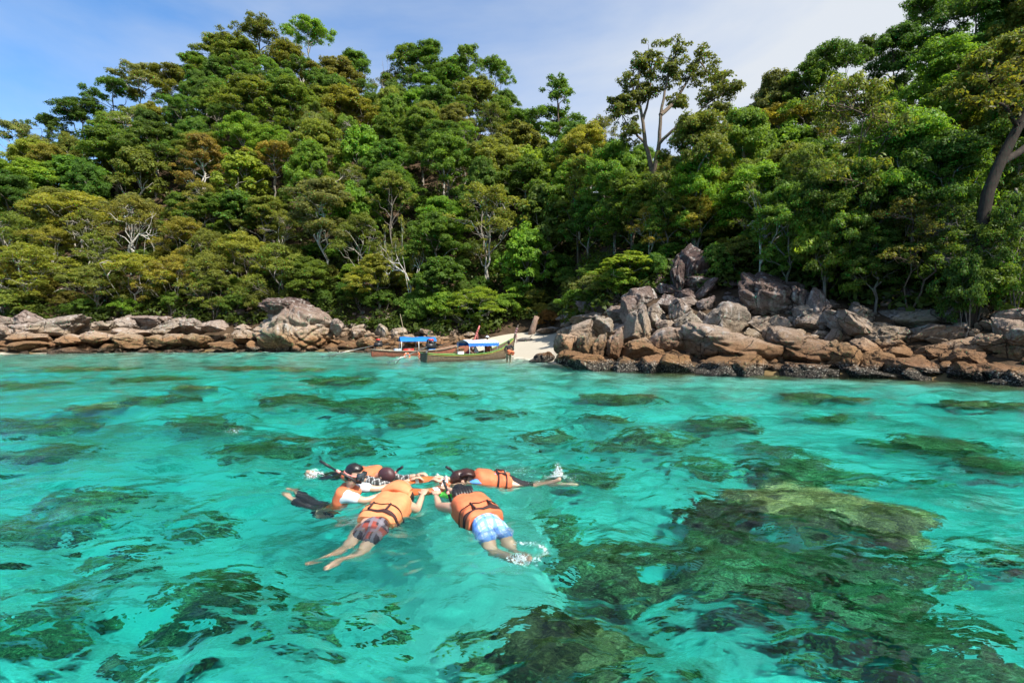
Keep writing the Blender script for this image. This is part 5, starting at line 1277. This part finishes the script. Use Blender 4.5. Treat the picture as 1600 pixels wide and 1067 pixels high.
def person(label, P, skin, face, clothes, hair=None, hairmat=None, cap=False, group=None, hands=((0, 0, 1), (0, 0, 1)), curl=.9, s=1.0):
    """P: joints in world space; face: the direction the face looks; clothes: list of (name, material, bones kept, extra radius)"""
    P = {k: Vector(v) for k, v in P.items()}
    base = P['pelvis'].copy(); base.z = min(v.z for v in P.values()); root = thing('person', label, 'person', base, 0, group)
    J = {k: (P[k] - base, RAD[k] * s) for k in RAD}
    names = ['pelvis'] + [k for k in RAD if k != 'pelvis']; J = {k: J[k] for k in names}
    me = skin_mesh('body', J, BONES, [skin])
    mb = MB(); face = Vector(face).normalized(); h0, h1 = J['head0'][0], J['head1'][0]; up = (h1 - J['neck'][0]).normalized(); face = (face - up * face.dot(up)).normalized(); sd = face.cross(up); hc = h0.lerp(h1, .5)
    R3 = Matrix((sd, face, up)).transposed()
    mb.ball(hc + up * .015 * s + face * .012 * s, (.075 * s, .095 * s, .115 * s), 14, 10, rot=R3)
    mb.ball(hc + face * .105 * s - up * .01 * s, (.014 * s, .02 * s, .025 * s), 7, 5, rot=R3)
    for q in (-1, 1):
        mb.ball(hc + sd * q * .078 * s, (.010 * s, .02 * s, .03 * s), 7, 5, rot=R3)
    for w_, e_, ts in (('wrl', 'ell', hands[0]), ('wrr', 'elr', hands[1])):
        d = (J[w_][0] - J[e_][0]).normalized(); hand_shapes(mb, J[w_][0], J[w_][0] + d * .08, ts, curl, s)
    add_mesh(me, mb, [skin]); body = link('body', me, root)
    for q in (-1, 1): MB().ball(hc + face * .098 * s + sd * q * .032 * s + up * .022 * s, (.011 * s, .008 * s, .008 * s), 7, 5, rot=R3).build('eye', M_BLACK, root, True)
    MB().ball(hc + face * .098 * s - up * .05 * s, (.024 * s, .008 * s, .008 * s), 8, 5, rot=R3).build('mouth', M_PINK, root, True)
    if hairmat:
        hb = MB(); V = ico(3)[0]; F_ = ico(3)[1]
        q = V * np.array([.088, .108, .125]) * s; q = q * (1 + .05 * fbm(V * 4, 2, 3) + .03 * noise(V * np.array([14, 3, 3]), 5))[:, None]
        if not cap: q[:, 1] = np.where(q[:, 1] > .035 * s, .035 * s + (q[:, 1] - .035 * s) * .3 + np.where(q[:, 2] > .04 * s, .05 * s, -.02 * s), q[:, 1])
        hb.add(q @ np.array(R3).T + np.array(hc + up * .022 * s - face * .008 * s), F_)
        if hair == 'long':
            for k in range(7): a = (k - 3) * .022 * s; hb.tube([hc - face * .06 * s + sd * a + up * .02, hc - face * .095 * s + sd * a * 1.2 - up * .06, hc - face * .08 * s + sd * a * 1.3 - up * .16], [.035 * s, .032 * s, .015 * s], 6)
        hb.build('swim_cap' if cap else 'hair', hairmat, root, True)
    for nm, m, keep, ex in clothes:
        keep = [k for k in keep]; JJ = {k: (J[k][0], RAD[k] * s * (1 + ex) + .004) for k in keep if k in J}
        for k in keep:
            if '>' in k:                                       # a hem part of the way down a bone
                a, b_, f_ = k.split('>'); f_ = float(f_); JJ[k] = (J[a][0].lerp(J[b_][0], f_), (RAD[a] * (1 - f_) + RAD[b_] * f_) * s * (1 + ex) + .006)
        E_ = [(a, b_) for a, b_ in BONES if a in JJ and b_ in JJ] + [(k.split('>')[0], k) for k in JJ if '>' in k]
        link(nm, skin_mesh(nm, JJ, E_, [m], root=keep[0]), root)
    return root, J, (hc, face, up, sd), base

def vest(root, J, back, m, s=1.0, collar=True, length=.50, straps=(.62, .84)):
    """foam life vest: padded panels round the trunk, belts, collar behind the head; back = the direction the back faces"""
    n0, w0 = J['neck'][0], J['pelvis'][0]; ax = (n0 - w0).normalized(); back = Vector(back); back = (back - ax * back.dot(ax)).normalized(); sd = ax.cross(back)
    top = n0 + ax * .01; G = []
    ts = np.linspace(0, 1, 23); a = np.linspace(0, 2 * math.pi, 37)[:-1]
    def ring(t, extra=0.0):
        c = top - ax * length * t * s
        wx = prof(t, [(0, .09), (.05, .145), (.14, .195), (.45, .20), (.60, .185), (.64, .20), (.82, .198), (.86, .178), (.91, .195), (1, .18)]) * s + extra
        wy = prof(t, [(0, .06), (.05, .105), (.12, .14), (.45, .14), (.60, .112), (.64, .135), (.82, .132), (.86, .108), (.91, .13), (1, .112)]) * s + extra
        ca, sa = np.cos(a), np.sin(a); e = .62
        u = np.sign(ca) * np.abs(ca) ** e * wx; v = np.sign(sa) * np.abs(sa) ** e * wy
        v = v * (1 - .10 * np.exp(-(u / (.016 * s)) ** 2) * (v > 0)) + .012 * np.sin(t * 31 + ca * 4) * (t > .6)
        return np.array(c) + u[:, None] * np.array(sd) + v[:, None] * np.array(back)
    G = np.array([ring(t) for t in ts]); mb = MB(); mb.grid(G, close_u=True)
    for e in (0, -1): mb.add(np.concatenate([G[e], [G[e].mean(0)]]), np.stack([np.arange(36), (np.arange(36) + 1) % 36, np.full(36, 36)], -1)[:, ::(1 if e == 0 else -1)])
    v_ = mb.build('life_vest', m, root, True)
    if collar:
        K = []
        for x in np.linspace(-1, 1, 13):
            K.append([np.array(top + sd * (.155 * s * x) + ax * ((.15 - .05 * x * x) * s * f - .05 * s) + back * (s * (.14 + .02 * f - .06 * x * x) + w)) for f, w in ((0, .03), (.5, .04), (1, .025), (1, -.01), (.5, -.02), (0, -.02))])
        MB().grid(K, close_u=True).build('collar', m, v_, True)
    for t in straps:
        B_ = [ring(t - .012, .006), ring(t - .012, .012), ring(t + .03, .012), ring(t + .03, .006)]; MB().grid(np.array(B_), close_u=True).build('strap', M_STRAP, v_, False)
    for x in ((-.09, .09) if straps else ()):
        q = [np.array(top - ax * length * t * s + sd * x * s + back * (.142 * s)) for t in (straps[0], straps[0] * .5 + straps[1] * .5, straps[1])]
        MB().tube(q, .014 * s, 4).build('strap', M_STRAP, v_, False)
    return v_

def snorkel(root, hf, side=1, tilt=0.0, s=1.0, lens=True, col=None, rise=.13):
    hc, face, up, sd = hf; R3 = Matrix((sd, face, up)).transposed()
    if lens:
        mk = MB(); mk.box(hc + face * .105 * s + up * .025 * s, (.15 * s, .05 * s, .075 * s), rot=R3).ball(hc + face * .12 * s - up * .01 * s, (.03 * s, .03 * s, .03 * s), 8, 6, rot=R3)
        mk.build('dive_mask', M_LENS, root, True)
        a = np.linspace(0, 2 * math.pi, 25); MB().tube([hc + up * .025 * s + sd * math.cos(q) * .092 * s + face * math.sin(q) * .115 * s for q in a], .008, 4).build('mask_strap', M_PINK if col is None else col, root, True)
    q0 = hc + face * .12 * s - up * .06 * s; q1 = hc + sd * side * .105 * s + face * .05 * s; q2 = hc + sd * side * .115 * s + up * rise * s - face * (.05 + tilt) * s; q3 = q2 + (up * rise * .6 - face * (.03 + tilt * .6)) * s
    sn = MB().tube([q0, q0.lerp(q1, .6) - up * .02, q1, q1.lerp(q2, .5), q2], .013, 7).build('snorkel', M_BLACK, root, True)
    MB().tube([q2, q2.lerp(q3, .5), q3], [.015, .017, .015], 7).build('snorkel_tip', M_BLACK, sn, True)
    MB().tube([q1.lerp(q2, .55), q1.lerp(q2, .72)], .017, 7).build('snorkel_clip', M_PINK, sn, True)

def fit(px, py, ref, ln, far=False):
    """the point seen at px, py that lies ln from ref (the nearer or the farther one)"""
    v = ray(px, py).normalized(); o = Vector((0, 0, 2.0)); w = o - Vector(ref); b = w.dot(v); c = w.dot(w) - ln * ln; D = b * b - c
    t = -b + (math.sqrt(D) if far else -math.sqrt(D)) if D > 0 else -b
    return o + v * t

SW = 'snorkellers round the orange life ring'

def body_points(pelvis, neck, headv, right, arms, legs, s=1.0):
    """joints of a figure: arms and legs are (left, right) pairs of (elbow, wrist) and (knee, ankle[, toe])"""
    V3 = Vector; P = {}; P['pelvis'], P['neck'] = V3(pelvis), V3(neck); P['waist'] = P['pelvis'].lerp(P['neck'], .36); P['chest'] = P['pelvis'].lerp(P['neck'], .76)
    ax = (P['neck'] - P['pelvis']).normalized(); hv = V3(headv).normalized(); P['head0'] = P['neck'] + hv * .10 * s; P['head1'] = P['neck'] + hv * .20 * s
    lat = V3(right); lat = (lat - ax * lat.dot(ax)).normalized()
    for k, q in (('l', -1), ('r', 1)):
        P['sh' + k] = P['chest'] + lat * q * .165 * s + ax * .07 * s; P['hip' + k] = P['pelvis'] + lat * q * .085 * s - ax * .05 * s
    for k, (el, wr) in zip('lr', arms): P['el' + k], P['wr' + k] = V3(el), V3(wr)
    for k, lg in zip('lr', legs):
        kn, an = V3(lg[0]), V3(lg[1]); P['kn' + k], P['an' + k] = kn, an
        P['to' + k] = V3(lg[2]) if len(lg) > 2 else an + (an - kn).normalized() * .15 * s
    return P
TORSO = ['pelvis', 'waist', 'chest', 'shl', 'shr']
LONG = ['ell', 'elr', 'shl>ell>.9', 'ell>wrl>.85', 'elr>wrr>.85']
SHORTS = ['pelvis', 'hipl', 'hipr', 'hipl>knl>.62', 'hipr>knr>.62', 'pelvis>waist>.4']
PANTS = ['pelvis', 'hipl', 'hipr', 'knl', 'knr', 'knl>anl>.85', 'knr>anr>.85', 'pelvis>waist>.4']

# the two nearest swimmers, seen from behind
P = body_points((-.24, 5.06, .07), (-.50, 5.55, .13), (-.40, .85, .16), (.89, .45, 0), [((-.81, 5.64, .06), (-.885, 5.92, .10)), ((-.50, 5.84, .06), (-.78, 6.16, .10))],
                [((-.17, 4.72, -.20), (.02, 4.42, -.06)), ((-.02, 4.80, -.20), (.11, 4.47, -.05))], 1.1)
r0, J, hf, b0 = person('swimmer in an orange vest and blue plaid shorts', P, M_SKIN, (0, .3, -1), [('plaid_shorts', M_PLAID, SHORTS, .3)], 'long', M_HAIR, group=SW, hands=((1, 0, 0), (-.5, -1, 0)), s=1.1)
vest(r0, J, (0, 0, 1), M_VEST, 1.06, collar=False); snorkel(r0, hf, -1, .02, 1.1, lens=False)
P = body_points((-1.39, 5.13, .03), (-1.27, 5.63, .13), (.25, .95, -.25), (.97, -.23, 0), [((-1.53, 5.92, .07), (-1.37, 6.13, .10)), ((-1.06, 5.64, .01), (-1.04, 5.92, .10))],
                [((-1.59, 4.86, -.22), (-1.72, 4.52, -.10)), ((-1.42, 4.80, -.22), (-1.54, 4.46, -.10))], 1.1)
r0, J, hf, b0 = person('swimmer in a faded peach vest and dark checked shorts, legs trailing under water', P, M_SKIN, (0, .3, -1), [('checked_shorts', M_PLAIDR, SHORTS, .25)], None, M_HAIR, group=SW, hands=((1, 0, 0), (-1, 0, 0)), s=1.1)
vest(r0, J, (0, 0, 1), M_VESTP, 1.06)
# the two beyond the ring, lying across the view
P = body_points((-.06, 6.62, .03), (-.50, 6.54, .10), (-.95, -.2, .12), (-.2, .98, 0), [((-.70, 6.36, .03), (-.90, 6.44, .10)), ((-.70, 6.70, .04), (-.88, 6.62, .10))],
                [((.32, 6.58, -.06), (.53, 6.52, .05), (.62, 6.48, .14)), ((.36, 6.75, -.16), (.70, 6.82, -.22))])
r0, J, hf, b0 = person('swimmer with reddish brown hair, blue shirt and black leggings kicking up spray', P, M_SKIN, (-.4, 0, -1), [('shirt', M_BLUECLOTH, TORSO + ['shl>ell>.5', 'shr>elr>.5'], .14), ('leggings', M_BLACKCLOTH, ['pelvis', 'hipl', 'hipr', 'hipl>knl>.95', 'hipr>knr>.95', 'pelvis>waist>.4'], .12)],
                         'long', M_HAIRB, group=SW, hands=((0, 1, 0), (0, -1, 0)))
vest(r0, J, (0, 0, 1), M_VEST, .98, collar=False); snorkel(r0, hf, 1, .02, 1.0, lens=False)
P = body_points((-2.16, 6.86, .02), (-1.76, 6.62, .12), (.85, -.45, .15), (-.5, -.85, 0), [((-1.46, 6.76, .04), (-1.27, 6.74, .10)), ((-1.50, 6.46, .03), (-1.30, 6.52, .10))],
                [((-2.50, 7.08, -.06), (-2.82, 7.24, -.02)), ((-2.50, 6.94, -.14), (-2.80, 7.06, -.06))])
r0, J, hf, b0 = person('swimmer in a brown swim cap with black and white patterned sleeves', P, M_SKIN, (.3, -.1, -1), [('rash_shirt', M_PATTERN, TORSO + ['ell', 'elr', 'ell>wrl>.7', 'elr>wrr>.7'], .14), ('leggings', M_BLACKCLOTH, PANTS, .12)],
                         None, M_CAP, True, group=SW, hands=((0, -1, 0), (0, 1, 0)))
vest(r0, J, (0, 0, 1), M_VEST, .98, collar=False, straps=()); snorkel(r0, hf, -1, .0, 1.0, lens=False)
# the one who holds her head up
P = body_points((-2.10, 6.06, -.28), (-1.91, 6.03, .16), (.25, -.08, 1), (0, -1, 0), [((-1.66, 6.26, .06), (-1.43, 6.36, .10)), ((-1.69, 5.86, .05), (-1.44, 6.05, .10))],
                [((-2.40, 6.16, -.20), (-2.70, 6.3, -.03)), ((-2.38, 6.0, -.20), (-2.66, 6.08, -.03))])
r0, J, hf, b0 = person('swimmer facing the ring with mask and snorkel, white sleeves under an orange vest', P, M_SKIN, (1, -.25, -.12), [('shirt', M_WHITECLOTH, TORSO + ['shl>ell>.8', 'shr>elr>.8'], .2), ('leggings', M_BLACKCLOTH, PANTS, .2)],
                         None, M_HAIR, group=SW, hands=((0, -1, 0), (0, 1, 0)))
vest(r0, J, (-1, 0, .4), M_VEST, .95, collar=False, length=.46, straps=()); snorkel(r0, hf, 1, .20, 1.0, rise=.05)

# the ring they hold, the green float beneath it
t = life_ring(Vector((-1.10, 6.40, .045)), .27, M_ORANGE, (0, 0, .25), 'life_ring', 'large orange life ring with pale bands that the swimmers hold')
MB().tube([Vector((.285 * math.cos(a), .285 * math.sin(a), .075 + .03 * math.sin(a * 8))) for a in np.linspace(-1.0, .9, 20)], .010, 5).build('grab_rope', M_WHITEPAINT, t, True)
V, F_ = ico(4); q = V * (1 + .3 * fbm(V * 2, 3, 4))[:, None] * (.13, .11, .07)
gf = link('float_bag', mesh('float_bag', q, F_, True, [plain('lime_green_nylon', (0.10, 0.62, 0.05), .5, .35, 12)]), loc=sea(697, 777, -.02)); tag(gf, 'lime green float bag half under water beside the orange ring', 'float')

# ------------------------------------------------------------------ people at the boats
def standing(label, x, y, hgt, yaw, skin, hairmat, clothes, arms=None, group='people at the longtail boats', z=None):
    g = ground_z(x, y) if z is None else z; s = hgt / 1.68; c, sn = math.cos(yaw), math.sin(yaw); w = lambda f, l, h: Vector((x + c * f * s + sn * l * s, y + sn * f * s - c * l * s, g + h * s))
    ar = arms or [((.02, -.24, 1.10), (.10, -.24, .86)), ((.02, .24, 1.10), (.12, .2, .86))]
    P = body_points(w(0, 0, .93), w(.02, 0, 1.42), (c * .1, sn * .1, 1), w(0, 1, 0) - w(0, 0, 0), [(w(*a), w(*b)) for a, b in ar], [(w(.02, -.10, .49), w(-.02, -.11, .07), w(.14, -.12, .03)), (w(.02, .10, .49), w(-.02, .11, .07), w(.14, .12, .03))], s)
    return person(label, P, skin, (c, sn, -.1), clothes, None, hairmat, group=group, hands=((c, sn, 0), (c, sn, 0)), s=s), w

def seated(label, p, yaw, skin, hairmat, clothes, lean=.1, arms=None, group='people at the longtail boats'):
    c, sn = math.cos(yaw), math.sin(yaw); w = lambda f, l, h: Vector((p.x + c * f + sn * l, p.y + sn * f - c * l, p.z + h))
    ar = arms or [((lean + .12, -.25, .28), (lean + .36, -.16, .18)), ((lean + .12, .25, .28), (lean + .36, .16, .18))]
    P = body_points(w(0, 0, .1), w(lean, 0, .60), (c * (.1 + lean), sn * (.1 + lean), 1), w(0, 1, 0) - w(0, 0, 0), [(w(*a), w(*b)) for a, b in ar], [(w(.42, -.12, .10), w(.44, -.12, -.30), w(.58, -.12, -.34)), (w(.42, .12, .10), w(.44, .12, -.30), w(.58, .12, -.34))])
    return person(label, P, skin, (c, sn, -.2), clothes, None, hairmat, group=group, hands=((c, sn, 0), (c, sn, 0)))

q = sea(795, 566); wy = q.y
(r0, J, hf, b0), w = standing('man in a black shirt wading beside the bow, arm on his hip', q.x, wy, 1.72, math.radians(100), M_SKIN2, M_HAIR, [('shirt', M_BLACKCLOTH, TORSO + ['ell', 'elr', 'ell>wrl>.7', 'elr>wrr>.7', 'pelvis>waist>.1'], .18), ('trousers', M_KHAKI, PANTS, .2)],
                              [((-.05, -.26, 1.15), (.12, -.2, .95)), ((-.12, .30, 1.16), (-.10, .16, .96))], z=2.0 - (566 - 518) / F * wy + 1.42 - 1.72 * 1.02 + .02)
hv = thing('life_vest', 'orange life vest held at the wading man\'s hip', 'life vest', w(-.2, .05, .95))
V, F_ = ico(4); vq = V * (1 + .2 * fbm(V * 2.2, 3, 14))[:, None]; b_ = MB()
b_.add(vq * (.15, .10, .19) + (-.06, 0, 0), F_); b_.add(vq[:, [1, 0, 2]] * (.12, .09, .16) + (.16, -.05, -.04), F_); b_.build('panels', M_VEST, hv, True); MB().tube([(-.25, -.13, .02), (0, -.16, 0), (.3, -.13, -.02)], .02, 4).build('strap', M_STRAP, hv, True)
(r0, J, hf, b0), w = standing('person in a white sun hat standing behind the striped canopy', at(762, 522, 40.5).x, 40.5, 1.62, math.radians(200), M_SKIN2, M_HAIR, [('shirt', M_BLACKCLOTH, TORSO + ['shl>ell>.8', 'shr>elr>.8', 'pelvis>waist>.1'], .18), ('trousers', M_KHAKI, PANTS, .2)])
hb = MB(); hc = hf[0]; hb.ball(hc + Vector((0, 0, .09)), (.12, .12, .09), 10, 6); hb.ball(hc + Vector((0, 0, .07)), (.22, .22, .018), 14, 5); hb.build('sun_hat', M_WHITECLOTH, r0, True)
pb = lambda f, y, z: on_boat(A, hd, L1 * f, y, z)
seated('seated man in a maroon shirt leaning over the gunwale under the striped canopy', pb(.44, -.15, .32), hd - .9, M_SKIN2, M_HAIR, [('shirt', M_MAROON, TORSO + ['shl>ell>.7', 'shr>elr>.7', 'pelvis>waist>.1'], .2), ('shorts', M_BLUECLOTH, SHORTS, .2)], .22,
       [((.30, -.22, .30), (.52, -.2, .16)), ((.30, .22, .30), (.52, .18, .14))])
seated('seated dark-haired person in white under the striped canopy', pb(.56, .05, .40), hd + 2.6, M_SKIN2, M_HAIR, [('shirt', M_WHITECLOTH, TORSO + ['shl>ell>.7', 'shr>elr>.7', 'pelvis>waist>.1'], .2), ('shorts', M_BLACKCLOTH, SHORTS, .2)])
r0, J, hf, b0 = seated('seated person in an orange life vest under the front of the striped canopy', pb(.68, 0, .45), hd - 1.9, M_SKIN2, M_HAIR, [('shirt', M_BLACKCLOTH, TORSO + ['shl>ell>.7', 'shr>elr>.7', 'pelvis>waist>.1'], .2), ('shorts', M_BLACKCLOTH, SHORTS, .2)])
vest(r0, J, (-math.cos(hd - 1.9), -math.sin(hd - 1.9), 0), M_VEST, .95, collar=False, straps=())

# ------------------------------------------------------------------ spray and foam
M_FOAM = plain('white_foam', (0.72, 0.74, 0.75), 0.6, 0.05, 10, 0.4)
def splash(px, py, w, h, n, label, seed, arc=None):
    r_ = np.random.default_rng(seed); c = sea(px, py); b = MB(); V, F_ = ico(1)
    for k in range(2 * n):
        if arc is not None:
            a = r_.uniform(*arc); q = Vector((math.cos(a) * w, math.sin(a) * w * 1.1, h * abs(math.sin(a * 2)) * r_.uniform(.3, 1))) + Vector(r_.normal(size=3) * .018)
        else:
            q = Vector((r_.normal() * w * .5, r_.normal() * w * .5, 0)); q.z = abs(r_.normal()) * h * math.exp(-(q.x ** 2 + q.y ** 2) / (w * w) * 2)
        s = .0018 + .0055 * r_.uniform() ** 2.2 * (1.4 if q.z < .03 else 1)
        b.add(V * (s * 1.3, s * 1.3, s * (.5 if q.z < .02 else 1)) + (c.x + q.x, c.y + q.y, max(.008, q.z) + .012), F_)
    tag(b.build('splash', M_FOAM, smooth=True), label, 'splash', kind='stuff')
splash(872, 752, .13, .11, 520, 'white spray kicked up by the swimmer with black leggings', 1)
splash(492, 746, .14, .07, 120, 'small white splash behind the swimmers on the left', 2)
splash(818, 872, .20, .05, 150, 'ring of white droplets around the feet beside the plaid shorts', 3, (-1.2, 2.0))
splash(812, 884, .10, .03, 160, 'white foam where the feet break the surface', 4)
splash(369, 676, .22, .05, 90, 'white wavelet breaking left of the swimmers', 5)
splash(800, 745, .5, .02, 110, 'scattered white droplets behind the kicking swimmer', 6)
